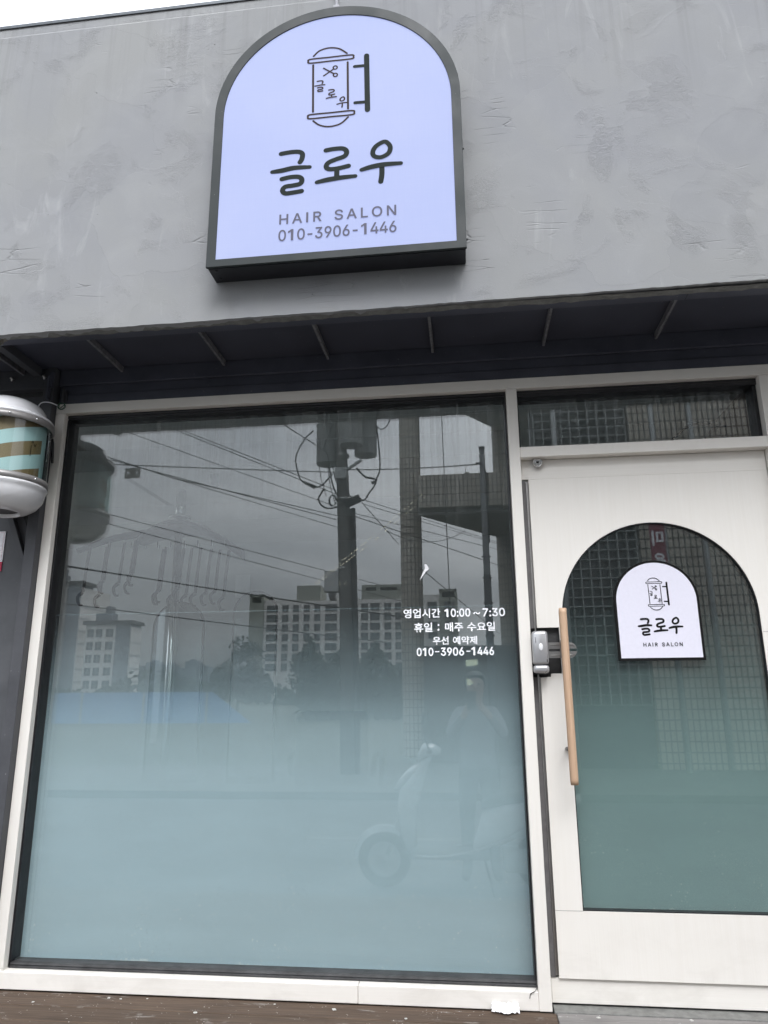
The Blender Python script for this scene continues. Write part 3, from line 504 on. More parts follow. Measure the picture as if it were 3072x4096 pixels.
link('sheet', B((-.43, -.2325, .007, .0118, 1.728, 1.871)), MAT['paper'], t)
link('border_line', B((-.425, -.2385, .0062, .0069, 1.733, 1.7335), (-.425, -.2385, .0062, .0069, 1.865, 1.8655), (-.2390, -.2385, .0062, .0069, 1.7337, 1.8648)), MAT['red'], t)
link('red_band', B((-.43, -.2325, .007, .0118, 1.684, 1.7278)), MAT['red'], t)
t = thing('wire_tie', 'white and green wire looped round the top of the grey post', 'wire', (-.05, -.04, 2.48))
link('white_wire', T([(-.125, -.03, 2.455), (-.103, -.048, 2.476), (-.083, -.050, 2.485), (-.05, -.048, 2.482), (-.02, -.03, 2.472)], .0028, smooth_n=6), MAT['white_vinyl'], t, True)
MAT['green'] = simple('green_wire', (.03, .09, .05), .4)
pts = [(-.002+.017*math.cos(a)*(1+.1*math.sin(a*2.3)), -.03-.004*math.sin(a*.7), 2.468+.017*math.sin(a)) for a in [k*.5 for k in range(34)]]
link('green_loop', T(pts+[(.014, -.032, 2.476), (.022, -.03, 2.484)], .0017, 6), MAT['green'], t, True)
t = thing('rag_string', 'frayed grey string tied at the left end of the soffit edge', 'string', (0, -.47, 2.56))
MAT['rag'] = simple('grey_string', (.20, .185, .165), .9, var=.3, scale=60)
bm = bmesh.new()
for k in range(7):
    a = random.uniform(0, 6); q = [(-.07+.075*s+random.uniform(-.006, .006), -.46+random.uniform(-.012, .012), 2.572+.045*s*s+random.uniform(-.006, .006)) for s in (0, .25, .5, .75, 1)]
    tube(bm, q, .0026, 5, smooth_n=4)
link('strands', bm, MAT['rag'], t, True)

# ------------------------------------------------------------------ white timber front frame
t = thing('shopfront_frame', 'white timber frame round the big window, transom and door', 'frame', (1.05, 0, 0))
link('left_jamb', B((-.0465, 0, -.0005, .033, .0745, 2.442), bev=.0025), MAT['woodz'], t)
link('head', B((-.0465, 3.235, 0, .036, 2.4435, 2.4925), bev=.0025), MAT['woodx'], t)
link('mullion', B((2.096, 2.143, -.002, .110, .002, 2.4425), bev=.0025), MAT['woodz'], t)
link('right_jamb', B((3.1725, 3.235, 0, .110, .002, 2.4425), bev=.0025), MAT['woodz'], t)
link('transom_bar', B((2.1435, 3.172, .001, .110, 2.118, 2.166), bev=.0025), MAT['woodx'], t)
link('sill_board', B((-.0465, 1.43, -.004, .058, .004, .0665), (1.431, 2.0955, -.003, .058, .003, .0662), bev=.003), MAT['woodx'], t)
link('lower_left_stub', B((-.0465, -.0005, -.001, .033, .067, .0742)), MAT['woodz'], t)

# ------------------------------------------------------------------ the big window
t = thing('shop_window', 'big fixed shop window with frosted dots fading up from the bottom', 'window', (1.05, .08, .07))
gk = [(0.0005, 2.0955, .037, .125, 2.4200, 2.4430), (0.0005, .0075, .034, .125, .09, 2.4195), (2.0885, 2.0955, .034, .125, .09, 2.4195),
      (0.0005, .0030, .034, .07, .0675, .0895), (.0005, 2.0955, .030, .0365, 2.4285, 2.4428)]
bm = B(*gk, bev=.0015); tube(bm, [(.004, .036, 2.4245), (2.09, .036, 2.4235)], .0045, 6); link('gasket', bm, MAT['gasket'], t)
bm = B((0.0031, 2.0954, .032, .125, .0672, .0755), (0.0031, 2.0954, .052, .125, .0757, .086), bev=.002)
tube(bm, [(.004, .046, .079), (1.0, .045, .0785), (2.094, .046, .079)], .0085, 8); link('sill_gasket', bm, MAT['gasket2'], t, False)
def sheet(name, x0, x1, z0, z1, y, mat, par):
    b = bmesh.new(); vs = [b.verts.new(q) for q in ((x0, y, z0), (x1, y, z0), (x1, y, z1), (x0, y, z1))]; b.faces.new(vs); return link(name, b, mat, par)
sheet('glass_pane', .004, 2.092, .08, 2.424, .080, MAT['pane'], t)
sheet('inner_pane', .004, 2.092, .08, 2.424, .096, MAT['pane2'], t)
sheet('frost_film', .004, 2.092, .08, 1.488, .099, MAT['film'], t)
bm = bmesh.new()
text(bm, '영업시간', 1.6150, 1.7740, 1.4385, 1.4785, .0790, .022)
latin(bm, '10:00', 1.7915, 1.9020, 1.4400, 1.4760, .0790, .035); latin(bm, '~', 1.9140, 1.9430, 1.4490, 1.4600, .0790, .035); latin(bm, '7:30', 1.9530, 2.0480, 1.4390, 1.4750, .0790, .035)
text(bm, '휴일', 1.6595, 1.7380, 1.3780, 1.4180, .0790, .022); latin(bm, ':', 1.7600, 1.7680, 1.3830, 1.4110, .0790, .035)
text(bm, '매주', 1.7920, 1.8690, 1.3785, 1.4175, .0790, .022); text(bm, '수요일', 1.8860, 2.0040, 1.3780, 1.4170, .0790, .022)
text(bm, '우선', 1.7380, 1.8060, 1.3240, 1.3585, .0790, .024); text(bm, '예약제', 1.8240, 1.9260, 1.3240, 1.3585, .0790, .022)
latin(bm, '010', 1.6690, 1.7400, 1.2775, 1.3125, .0790, .035); latin(bm, '-', 1.7470, 1.7650, 1.2930, 1.2975, .0790, .035)
latin(bm, '3906', 1.7710, 1.8690, 1.2775, 1.3125, .0790, .035); latin(bm, '-', 1.8790, 1.8960, 1.2930, 1.2975, .0790, .035); latin(bm, '1446', 1.9000, 1.9945, 1.2775, 1.3125, .0790, .035)
link('lettering', bm, MAT['white_vinyl'], t)
bm = bmesh.new()
for q in ([(1.8749, 1.26), (1.9249, 1.2632), (1.9239, 1.2371), (1.8746, 1.2341)], [(1.8744, 1.1874), (1.8877, 1.1813), (1.9052, 1.1665), (1.8897, 1.1549), (1.8749, 1.1579)]):
    b2 = bmesh.new(); prism(b2, q, .1005, .1012); link('tape_scrap', b2, MAT['tape'], t)
b2 = bmesh.new(); prism(b2, [(1.7103, 1.6716), (1.7182, 1.6714), (1.7297, 1.6534), (1.7256, 1.6456), (1.7176, 1.6418), (1.6875, 1.602), (1.7074, 1.6461), (1.7123, 1.6539)], .0788, .0795)
link('torn_sticker', b2, MAT['paper'], t)
bm.free(); bm = bmesh.new()       # streak of dried tape glue across the pane
for seg, nfl, wid in (((1.7131, 1.9824), (1.4506, 1.7673), ), 150, .020), (((1.4506, 1.7673), (1.3369, 1.6849)), 90, .016), (((1.3369, 1.6849), (1.2239, 1.5948)), 60, .010), (((1.42, 1.6), (1.16, 1.592)), 22, .010):
    (ax, az), (bx, bz) = seg
    d = Vector((bx-ax, bz-az)); nr = Vector((-d.y, d.x)).normalized()
    for k in range(nfl):
        q = Vector((ax, az))+d*random.random()+nr*random.choice((-1, 1))*wid*random.uniform(.35, .6)
        s = random.uniform(.0008, .0026); a = random.uniform(0, 6)
        vs = [bm.verts.new((q.x+s*random.uniform(.6, 1.2)*math.cos(a+i*2.1), .0793, q.y+s*random.uniform(.6, 1.2)*math.sin(a+i*2.1))) for i in range(3)]
        bm.faces.new(vs)
link('glue_residue', bm, MAT['tape'], t)

t = thing('transom_window', 'low dark transom window above the white door', 'window', (2.65, .08, 2.17))
bm = B((2.1438, 3.1718, .030, .125, 2.4130, 2.4428), (2.1438, 2.1510, .034, .125, 2.1760, 2.4128), (3.1560, 3.1718, .040, .125, 2.1760, 2.4128), (2.1438, 3.1718, .040, .125, 2.1665, 2.1758), bev=.0015)
tube(bm, [(2.146, .033, 2.427), (3.168, .033, 2.4265)], .006, 6); link('gasket', bm, MAT['gasket'], t)
sheet('glass_pane', 2.147, 3.165, 2.17, 2.42, .080, MAT['pane'], t); sheet('inner_pane', 2.147, 3.165, 2.17, 2.42, .096, MAT['pane2'], t)

# ------------------------------------------------------------------ the door
YD = .045
t = thing('shop_door', 'white shop door with arched frosted glass and wooden pull handle', 'door', (2.66, YD, .01))
AX, AZ, AR = 2.671, 1.428, .390      # arch centre and radius
GB = .3235
arch = [(AX+AR*math.cos(a), AZ+AR*math.sin(a)) for a in [PI*k/48 for k in range(49)]]
opening = [(AX+AR, GB)]+arch+[(AX-AR, GB)]
def holed(outer, hole, y0, y1):
    b = bmesh.new(); vs = []
    def loop(pts): return [b.verts.new((x, y0, z)) for x, z in pts]
    o_, h_ = loop(outer), loop(hole)
    es = [b.edges.new((o_[i], o_[(i+1) % len(o_)])) for i in range(len(o_))]+[b.edges.new((h_[i], h_[(i+1) % len(h_)])) for i in range(len(h_))]
    bmesh.ops.triangle_fill(b, use_beauty=True, use_dissolve=False, edges=es)
    for f in b.faces: f.normal_update()
    r = bmesh.ops.extrude_face_region(b, geom=list(b.faces))
    for v in [g for g in r['geom'] if isinstance(g, bmesh.types.BMVert)]: v.co.y = y1
    bmesh.ops.recalc_face_normals(b, faces=b.faces); return b
outer = [(2.1785, .0965), (3.1690, .0965), (3.1690, 2.0285), (2.1758, 2.0285), (2.1748, 1.385), (2.2645, 1.385), (2.2645, 1.1985), (2.2200, 1.1985), (2.2195, 1.1855), (2.1770, 1.1830)]
link('leaf', holed(outer, opening, YD, YD+.018), MAT['woodz'], t)
link('top_rail', B((2.1445, 3.1690, YD+.0005, YD+.018, 2.0290, 2.1165), bev=.001), MAT['woodx'], t)
link('bottom_rail', B((2.1480, 3.1690, YD+.010, YD+.022, .0120, .0960), bev=.002), MAT['woodx'], t)
link('backing', holed([(2.1440, .014), (3.1700, .014), (3.1700, 2.114), (2.1440, 2.114)], [(AX+AR+.004, GB-.004)]+[(AX+(AR+.004)*math.cos(a), AZ+(AR+.004)*math.sin(a)) for a in [PI*k/48 for k in range(49)]]+[(AX-AR-.004, GB-.004)], YD+.0235, YD+.062), MAT['gasket2'], t)
MAT['slot'] = simple('dark_grey_stile', (.115, .11, .11), .5, var=.15, scale=30)
bm = B((2.1446, 2.1660, YD+.006, YD+.0225, .098, 1.185), (2.1446, 2.1630, YD+.006, YD+.0225, 1.384, 2.0280)); link('lock_stile', bm, MAT['slot'], t)
bm = B((2.1664, 2.1765, YD+.004, YD+.0225, .104, 1.186), (2.1634, 2.1735, YD+.004, YD+.0225, 1.384, 2.022), bev=.0015)
tube(bm, [(2.1700, YD+.004, .106), (2.1665, YD+.004, 2.02)], .003, 6); link('steel_strip', bm, MAT['brushed'], t)
link('joint_line', B((2.1790, 2.2825, YD-.0006, YD-.0001, .3232, .3242), (3.0640, 3.1690, YD-.0006, YD-.0001, 1.3535, 1.3545)), MAT['slot'], t)
b = bmesh.new(); a_in = [(AX+(AR-.0035)*math.cos(a), AZ+(AR-.0035)*math.sin(a)) for a in [PI*k/48 for k in range(49)]]
rim = holed(opening, [(AX+AR-.0035, GB+.004)]+a_in+[(AX-AR+.0035, GB+.004)], YD+.003, YD+.034); link('glass_bead', rim, MAT['gasket'], t)
b.free()
def arch_sheet(name, y, mat, ztop=9, par=t):
    b = bmesh.new()
    pts = [(AX-AR, GB)]+[(AX+AR, GB)]+[p for p in arch] if ztop > 5 else [(AX-AR, GB), (AX+AR, GB)]+[p for p in arch if p[1] <= ztop and p[0] > AX]+[p for p in arch if p[1] <= ztop and p[0] < AX]
    b.faces.new([b.verts.new((x, y, z)) for x, z in pts]); b.normal_update()
    if b.faces[:][0].normal.y > 0: bmesh.ops.reverse_faces(b, faces=b.faces[:])
    return link(name, b, mat, par)
arch_sheet('glass_pane', YD+.014, MAT['dpane']); arch_sheet('inner_pane', YD+.030, MAT['dpane2']); arch_sheet('frost_film', YD+.033, MAT['dfilm'], 1.49)
# lock
hl = link('handle', T([(2.271, -.052, .782), (2.2705, -.052, .8), (2.2705, -.052, 1.435), (2.271, -.052, 1.4525)], [.0150, .0158, .0158, .0152], 20), None, t, False)
MAT['oak'] = M('pale_round_wood')
mo = MAT['oak']; v = mo.obj(); g = mo.noise(mo.map(v, (160, 160, 3.2)), 1.0, 5, .6, .8)
MAT['oak'] = mo.done(mo.bsdf(mo.mix(mo.ramp(g, [(.3, 0), (.7, 1)]), (.44, .285, .185), (.57, .40, .275)), .5, 0, mo.bump(g, .2, .002), .4))
hl.data.materials.clear(); hl.data.materials.append(MAT['oak'])
for p in hl.data.polygons: p.use_smooth = len(p.vertices) == 4
bm = bmesh.new(); tube(bm, [(2.2705, -.052, 1.33), (2.2705, YD+.02, 1.33)], .006); tube(bm, [(2.266, -.045, .906), (2.264, YD, .906)], .0085, 10)
link('handle_stud', bm, MAT['black_plastic'], t, True)
lk = link('lock_body', B((2.1450, 2.2085, -.030, YD+.006, 1.2320, 1.3660), bev=.012), MAT['silver'], t, True)
link('lock_cap', B((2.1457, 2.2080, -.027, YD+.005, 1.1990, 1.2310), bev=.011), MAT['silver'], t, True)
link('lock_backplate', B((2.1440, 2.2100, YD-.030, YD+.0225, 1.1960, 1.3690), bev=.010), MAT['black_plastic'], t, True)
bm = bmesh.new(); bmesh.ops.create_uvsphere(bm, u_segments=20, v_segments=12, radius=1)
for v in bm.verts: v.co = Vector((2.1785+v.co.x*.0085, -.0300+v.co.y*.0028, 1.3020+v.co.z*.0145))
link('lock_button', bm, MAT['white_paint'], t, True)
bm = bmesh.new(); text(bm, 'SYNC', -.012, .012, -.002, .002, 0, .02)
bmesh.ops.transform(bm, matrix=Matrix.Translation((2.1585, -.0306, 1.3280)) @ Matrix.Rotation(PI/2, 4, 'Y'), verts=bm.verts)
box(bm, 2.1985, 2.2010, -.0308, -.0302, 1.2420, 1.2520); box(bm, 2.2020, 2.2025, -.0308, -.0302, 1.2420, 1.2720)
link('lock_print', bm, MAT['ink'], t)
# slotted strike plate with a forked round end
o1 = [(2.2090, 1.2585), (2.300, 1.2585), (2.3120, 1.2640), (2.3205, 1.2760), (2.3230, 1.2845), (2.2870, 1.2845), (2.2870, 1.2945), (2.3230, 1.2945), (2.3205, 1.3030), (2.3120, 1.3150), (2.300, 1.3205), (2.2090, 1.3205)]
bm = holed(o1, [(2.2160+.005*math.cos(a), 1.2895+.005*math.sin(a)) for a in (PI*.5, PI*.75, PI, PI*1.25, PI*1.5)]+[(2.256, 1.2845), (2.256, 1.2945)], -.006, -.002)
for z in (1.2680, 1.3110): tube(bm, [(2.2180, -.0065, z), (2.262, -.0065, z)], .0028, 6)
for z, s in ((1.2680, 1), (1.3110, -1)): tube(bm, [(2.2870, -.0065, z), (2.305, -.0065, z), (2.312, -.0065, z+.005*s)], .0026, 6)
link('strike_plate', bm, MAT['brushed'], t)
b = bmesh.new(); bm2 = lathe(b, [(0.0, 0), (.0205, 0), (.0215, .004), (.0215, .020), (.0185, .024), (.0178, .0225), (.0100, .0225), (.0095, .0245), (0.0, .0245)], 0, 0, 32)
bmesh.ops.transform(b, matrix=Matrix.Translation((2.2180, YD, 2.1000)) @ Matrix.Rotation(PI/2, 4, 'X'), verts=b.verts); link('key_cylinder', b, MAT['chrome'], t, False)
b = bmesh.new(); prism(b, [(2.2180+.0062*math.cos(a)*(.55 if abs(math.sin(a)) > .6 else 1), 2.0995+.0042*math.sin(a)) for a in [2*PI*k/12 for k in range(12)]], YD-.0255, YD-.0246); link('keyhole', b, MAT['ink'], t)

# ------------------------------------------------------------------ the sign artwork (large lit box, small door panel)
S0 = dict(g1=[(1.2023, 3.2656), (1.2415, 3.2692), (1.2755, 3.2671), (1.2908, 3.255), (1.289, 3.2316), (1.2818, 3.2168)], g2=[(1.1672, 3.1815), (1.2062, 3.1842), (1.2585, 3.1916), (1.322, 3.1891)],
 g3=[(1.2089, 3.1435), (1.2446, 3.1492), (1.2782, 3.1465), (1.2912, 3.1323), (1.2849, 3.1141), (1.2568, 3.1085), (1.2234, 3.1052), (1.2127, 3.0893), (1.2242, 3.0745), (1.2539, 3.0749), (1.2908, 3.0787)],
 r1=[(1.3886, 3.2615), (1.4213, 3.2648), (1.4585, 3.2624), (1.4734, 3.246), (1.4646, 3.2253), (1.4292, 3.2137), (1.3983, 3.2006), (1.3904, 3.1817), (1.4038, 3.17), (1.437, 3.1698), (1.4811, 3.1771)],
 r2=[(1.4341, 3.1684), (1.4337, 3.1258)], r3=[(1.353, 3.113), (1.3934, 3.1198), (1.4448, 3.1246), (1.5091, 3.1263)],
 u1=[(1.6265, 3.2764), (1.5949, 3.2601), (1.5801, 3.2341), (1.5859, 3.2119), (1.6128, 3.2038), (1.6421, 3.2186), (1.651, 3.2434), (1.6440, 3.2638)],
 u2=[(1.5346, 3.1525), (1.5762, 3.1625), (1.6271, 3.1681), (1.6922, 3.167)], u3=[(1.6162, 3.1616), (1.6159, 3.1235), (1.6113, 3.0903)])
def artwork(tf, k, y, mat, mtext, par, phone, outline_mat):
    """tf maps the large sign's plane to this one, k is its scale"""
    bm = bmesh.new(); W = .0205*k*(1.18 if k < .5 else 1)
    tp = lambda q: .84+.26*math.sin(PI*min(1, q*1.05))
    for nme, pts in S0.items(): ribbon(bm, [tf(*p) for p in pts], W*(1.04 if nme != 'u1' else .98), y, taper=tp if nme in ('g2', 'r3', 'u2') else None, closed=nme == 'u1')
    link('brush_lettering', bm, mat, par)
    bm = bmesh.new(); lw = .0080*k
    R = lambda pts, wd, **q: ribbon(bm, [tf(*p) for p in pts], wd, y, **q)
    R([(1.3288, 3.7421), (1.3541, 3.7671), (1.3950, 3.7771), (1.4380, 3.7674), (1.4722, 3.7388)], lw); R([(1.333, 3.4119), (1.3598, 3.3882), (1.4000, 3.3762), (1.4467, 3.385), (1.4785, 3.4143)], lw)
    for (xa, xb, zc) in ((1.3165, 1.4900, 3.7175), (1.3205, 1.4940, 3.4340)):
        h = .0100
        R([(xa, zc+h), (xb, zc+h), (xb+h*.85, zc), (xb, zc-h), (xa, zc-h), (xa-h*.85, zc)] if False else [(xa, zc+h), ((xa+xb)/2, zc+h), (xb, zc+h), (xb+h, zc), (xb, zc-h), ((xa+xb)/2, zc-h), (xa, zc-h), (xa-h, zc)], lw, closed=True)
    R([(1.328, 3.6951), (1.3314, 3.4571)], lw*1.1); R([(1.4755, 3.6914), (1.4782, 3.4555)], lw*1.1)
    R([(1.3733, 3.6732), (1.4155, 3.6410)], lw*.85); R([(1.3738, 3.6349), (1.4150, 3.6640)], lw*.85)
    for cx, cz in ((1.4225, 3.6714), (1.4235, 3.6331)):
        R([(cx+.0085*math.cos(a), cz+.0085*math.sin(a)) for a in [2*PI*q/10 for q in range(10)]], lw*.8, closed=True, n=3)
    for keys, c0, c1 in ((('g1', 'g2', 'g3'), (1.2446, 3.170), (1.3584, 3.5832)), (('r1', 'r2', 'r3'), (1.4310, 3.188), (1.4079, 3.5384)), (('u1', 'u2', 'u3'), (1.6160, 3.183), (1.4539, 3.4918))):
        for kk in keys: R([(c1[0]+(p[0]-c0[0])*.265, c1[1]+(p[1]-c0[1])*.275) for p in S0[kk]], lw*.8, closed=kk == 'u1')
    link('emblem_line_art', bm, outline_mat, par)
    bm = bmesh.new()
    R([(1.5555, 3.7150), (1.5590, 3.4400)], .0225*k); R([(1.5050, 3.6655), (1.5500, 3.6645)], .0150*k); R([(1.5075, 3.4810), (1.5520, 3.4800)], .0150*k)
    link('emblem_bracket', bm, mat, par)
    bm = bmesh.new(); a = tf(1.2035, 2.9305); b = tf(1.3610 if False else 1.6715, 2.9780)
    latin(bm, 'HAIR SALON', a[0], b[0], a[1], b[1], y-.0006, .022, .13)
    if phone: latin(bm, '010-3906-1446', 1.2020, 1.6715, 2.8545, 2.9065, y-.0006, .018, -.01)
    link('lettering', bm, mtext, par)

# lit sign
t = thing('arched_sign', 'lit arched box sign with dark frame on the grey plaster wall', 'sign', (1.427, -.5, 2.76))
SX0, SX1, SZ0, STOP, SY = .9110, 1.9385, 2.7620, 3.990, -.611
def arch_outline(x0, x1, z0, top, n=56):
    r = (x1-x0)/2; cx = (x0+x1)/2; cz = top-r*.985
    return [(x0, z0), (x1, z0)]+[(cx+r*math.cos(PI*k/n), cz+(top-cz)*math.sin(PI*k/n)) for k in range(n+1)]
MAT['case'] = dark_steel('sign_case_paint', (.019, .025, .026), .6)
MAT['case_under'] = simple('sign_case_underside', (.012, .013, .017), .5)
ou = arch_outline(SX0, SX1, SZ0, STOP); inn = arch_outline(SX0+.0375, SX1-.0370, SZ0+.0330, STOP-.0470)
bm = holed(ou[:], inn, SY, SY+.012); bmesh.ops.bevel(bm, geom=[e for e in bm.edges if e.calc_face_angle(0) > .8], offset=.0012, segments=1, affect='EDGES')
link('front_frame', bm, MAT['case'], t)
ou2 = arch_outline(SX0+.004, SX1-.004, SZ0+.004, STOP-.004)
link('case', prism(bmesh.new(), ou2, SY+.0125, -.4995), MAT['case'], t)
link('case_bottom', B((SX0+.006, SX1-.006, SY+.014, -.501, SZ0-.001, SZ0+.003)), MAT['case_under'], t)
m = M('lit_white_fabric'); v = m.obj()
fx = m.math('ADD', m.noise(m.map(v, (700, 1, 12)), 1, 2), m.noise(m.map(v, (12, 1, 700)), 1, 2))
br = m.math('ADD', m.math('MULTIPLY', fx, .05), m.math('MULTIPLY', m.noise(v, 2.2, 3), .10))
ec = m.mix(m.ramp(br, [(.075, 0), (.125, 1)]), (.43, .505, .95), (.51, .575, .98))
MAT['lit'] = m.done(m.bsdf((.20, .22, .28), .7, 0, None, .1, ec, .45))
MAT['lit_text'] = (lambda m: m.done(m.bsdf((.07, .07, .085), .7, spec=.1, emis=(.20, .20, .30), est=.28)))(M('lit_grey_vinyl'))
MAT['brown_line'] = simple('dark_brown_vinyl', (.045, .033, .028), .7, spec=.08)
bm = prism(bmesh.new(), arch_outline(SX0+.036, SX1-.0355, SZ0+.0315, STOP-.0455), SY+.004, SY+.012); link('lit_face', bm, MAT['lit'], t)
artwork(lambda x, z: (x, z), 1.0, SY+.0030, MAT['black_vinyl'], MAT['lit_text'], t, True, MAT['brown_line'])
for x, y, z in ((SX0+.035, -.585, SZ0-.0015), (SX1+.001, -.56, 3.25), (SX1+.001, -.56, 2.83), (SX0+.035, -.53, SZ0-.0015)):
    b2 = bmesh.new(); bmesh.ops.create_uvsphere(b2, u_segments=8, v_segments=6, radius=.0055); bmesh.ops.translate(b2, verts=b2.verts, vec=(x, y, z)); link('screw', b2, MAT['black_plastic'], t, True)

# door panel sign
t = thing('door_sign', 'small arched white sign with black border stuck on the door glass', 'sign', (2.663, .058, 1.2454))
ou = arch_outline(2.4945, 2.8350, 1.2454, 1.6560)
link('black_border', prism(bmesh.new(), ou, .0500, .0570), MAT['ink'], t)
MAT['sign_white'] = simple('white_sign_print', (.70, .69, .78), .55, var=.02, scale=80)
link('white_face', prism(bmesh.new(), arch_outline(2.5050, 2.8245, 1.2560, 1.6455), .0486, .0496), MAT['sign_white'], t)
KS = .3385/1.0275
artwork(lambda x, z: (2.6648+(x-1.4247)*KS+.004, 1.2454+(z-SZ0)*KS*1.005), KS, .0482, MAT['ink'], MAT['black_vinyl'], t, False, MAT['ink'])

# ------------------------------------------------------------------ barber pole
BX, BY = -.135, -.205
t = thing('barber_pole', 'barber pole with brown and pale teal stripes beside the window', 'barber pole', (BX, BY, 1.90))
m = M('striped_drum'); v = m.obj(); s = m.n('SeparateXYZ', i={0: m.map(v, loc=(-BX, -BY, 0))})
ang = m.math('ARCTAN2', s.outputs[1], s.outputs[0])
ph = m.math('FRACT', m.math('DIVIDE', m.math('SUBTRACT', m.math('SUBTRACT', s.outputs[2], m.math('MULTIPLY', ang, .055)), 2.163-.1295*2), .1295))
# strip of plain teal down one side, where the print ends
col = m.mix(m.math('GREATER_THAN', ph, .5), (.19, .135, .065), (.40, .57, .58))
cut = m.math('MULTIPLY', m.math('GREATER_THAN', ang, .12), m.math('LESS_THAN', ang, 1.0)); col = m.mix(cut, col, (.40, .57, .58))
MAT['drum'] = m.done(m.bsdf(col, .5))
link('striped_drum', lathe(bmesh.new(), [(.160, 2.03), (.160, 2.31)], BX, BY, 72), MAT['drum'], t, True)
m = M('clear_tube'); g = m.n('NewGeometry'); cc = m.math('ABSOLUTE', m.n('VectorMath', operation='DOT_PRODUCT', i={0: g.outputs['Incoming'], 1: g.outputs['Normal']}).outputs['Value'])
f = m.math('MULTIPLY_ADD', m.math('POWER', m.math('SUBTRACT', 1.0, cc), 4.0), .92, .06)
MAT['tube'] = m.done(m.n('MixShader', i={0: f, 1: m.n('BsdfTransparent', i={0: m.mix(m.math('POWER', m.math('SUBTRACT', 1.0, cc), 2.0), (.95, .98, .97), (.35, .62, .58))}).outputs[0], 2: m.n('BsdfGlossy', i={'Roughness': .03}).outputs[0]}).outputs[0])
link('clear_tube', lathe(bmesh.new(), [(.180, 2.035), (.180, 2.305)], BX, BY, 72), MAT['tube'], t, True)
link('top_cap', lathe(bmesh.new(), [(.0, 2.430), (.03, 2.429), (.07, 2.424), (.105, 2.413), (.135, 2.394), (.152, 2.370), (.158, 2.352), (.163, 2.340), (.183, 2.333), (.188, 2.327), (.188, 2.318), (.150, 2.316)], BX, BY, 64), MAT['white_paint'], t, True)
link('bottom_cap', lathe(bmesh.new(), [(.150, 2.021), (.189, 2.020), (.190, 2.010), (.183, 2.003), (.180, 1.985), (.172, 1.958), (.153, 1.932), (.125, 1.913), (.092, 1.902), (.088, 1.906), (.086, 1.925)], BX, BY, 64), MAT['white_paint'], t, True)
link('bottom_disc', lathe(bmesh.new(), [(0, 1.918), (.0865, 1.918)], BX, BY, 40), MAT['gasket2'], t)
MAT['ringgrey'] = simple('satin_grey_ring', (.27, .26, .255), .42, .3, var=.05)
link('steel_ring', lathe(bmesh.new(), [(.182, 2.317), (.190, 2.317), (.1905, 2.290), (.183, 2.288)], BX, BY, 64), MAT['ringgrey'], t, True)
link('steel_ring', lathe(bmesh.new(), [(.182, 2.049), (.190, 2.048), (.1905, 2.0215), (.183, 2.0205)], BX, BY, 64), MAT['ringgrey'], t, True)
for zc, angs in ((2.304, (-.35, -.95, -1.55, -2.3, -3.0)), (2.036, (-1.1, -.2, -2.0, -2.9))):
    for a in angs:
        b = bmesh.new(); bmesh.ops.create_uvsphere(b, u_segments=10, v_segments=8, radius=.0055)
        for v in b.verts: v.co += Vector((BX+.190*math.cos(a), BY+.190*math.sin(a), zc))
        link('screw', b, MAT['chrome'], t, True)
bm = bmesh.new()
tube(bm, [(BX+.02, BY+.10, 2.16), (BX+.02, BY+.165, 2.16), (BX+.02, .0, 2.16)], .022, 12); box(bm, BX-.06, BX+.10, BY+.150, BY+.172, 2.05, 2.29, bev=.008)
box(bm, BX+.01, BX+.075, BY+.172, .010, 2.10, 2.20, bev=.008)
link('wall_bracket', bm, MAT['black_plastic'], t)
b = bmesh.new(); lathe(b, [(0, 2.205), (.024, 2.205), (.026, 2.235), (0, 2.237)], BX+.04, BY+.185, 20); link('bracket_cap', b, MAT['chrome'], t, True)
link('power_cord', T([(BX+.10, BY+.155, 2.33), (BX+.125, BY+.15, 2.28), (BX+.125, BY+.16, 2.22), (BX+.11, BY+.19, 2.19)], .006, 8, smooth_n=5), MAT['black_plastic'], t, True)
bm = bmesh.new(); tube(bm, [(BX+.160*math.cos(-.30)+.003, BY+.160*math.sin(-.30)-.003, z) for z in (2.14, 2.16, 2.18, 2.19)], .0012, 5)
tube(bm, [(BX+.163*math.cos(-.30+q*.03), BY+.163*math.sin(-.30+q*.03), 2.20+.012*math.sin(q*1.3)) for q in range(6)], .0013, 5); link('small_emblem', bm, MAT['ink'], t)

# ------------------------------------------------------------------ deck, threshold, scraps
t = thing('deck', 'worn brown timber deck speckled with white paint below the window', 'deck', (1, -.6, -.4))
bm = bmesh.new(); y = -.003; k = 0
while y > -1.28:
    y1 = max(y-.115, -1.29)
    z = random.uniform(-.0006, .0006)
    box(bm, -3.2, 2.155 if k == 0 else 7.0, y1, y, -.028+z, z, bev=.003); y = y1-.0065; k += 1
bm2 = B((-3.2, 2.10, -.003+.0005, .03, -.028, -.002)); merge(bm, bm2)
link('planks', bm, MAT['deck'], t)
link('front_board', B((-3.2, 7.0, -1.312, -1.292, -.40, -.001)), MAT['deck'], t)
link('joist', B((-3.2, 7.0, -1.28, .05, -.10, -.030)), MAT['gasket2'], t)
t = thing('threshold', 'weathered grey threshold board under the white door', 'threshold', (2.66, .04, 0))
bm = B((2.157, 2.90, -.118, -.0035, -.026, .0012), (2.903, 3.6, -.118, -.0035, -.026, .0005), bev=.003)
link('grey_board', bm, MAT['deck2'], t)
link('step_strip', B((2.150, 3.3, -.003, .12, -.026, .0045), bev=.002), MAT['mortar'], t)
link('dark_gap', B((2.150, 3.3, YD+.024, .12, .0047, .0112)), MAT['gasket'], t)
t = thing('paper_scrap', 'crumpled white paper strip lying against the sill near the door', 'paper scrap', (1.97, -.02, .01))
bm = bmesh.new(); nx_, ny_ = 26, 9; g = []
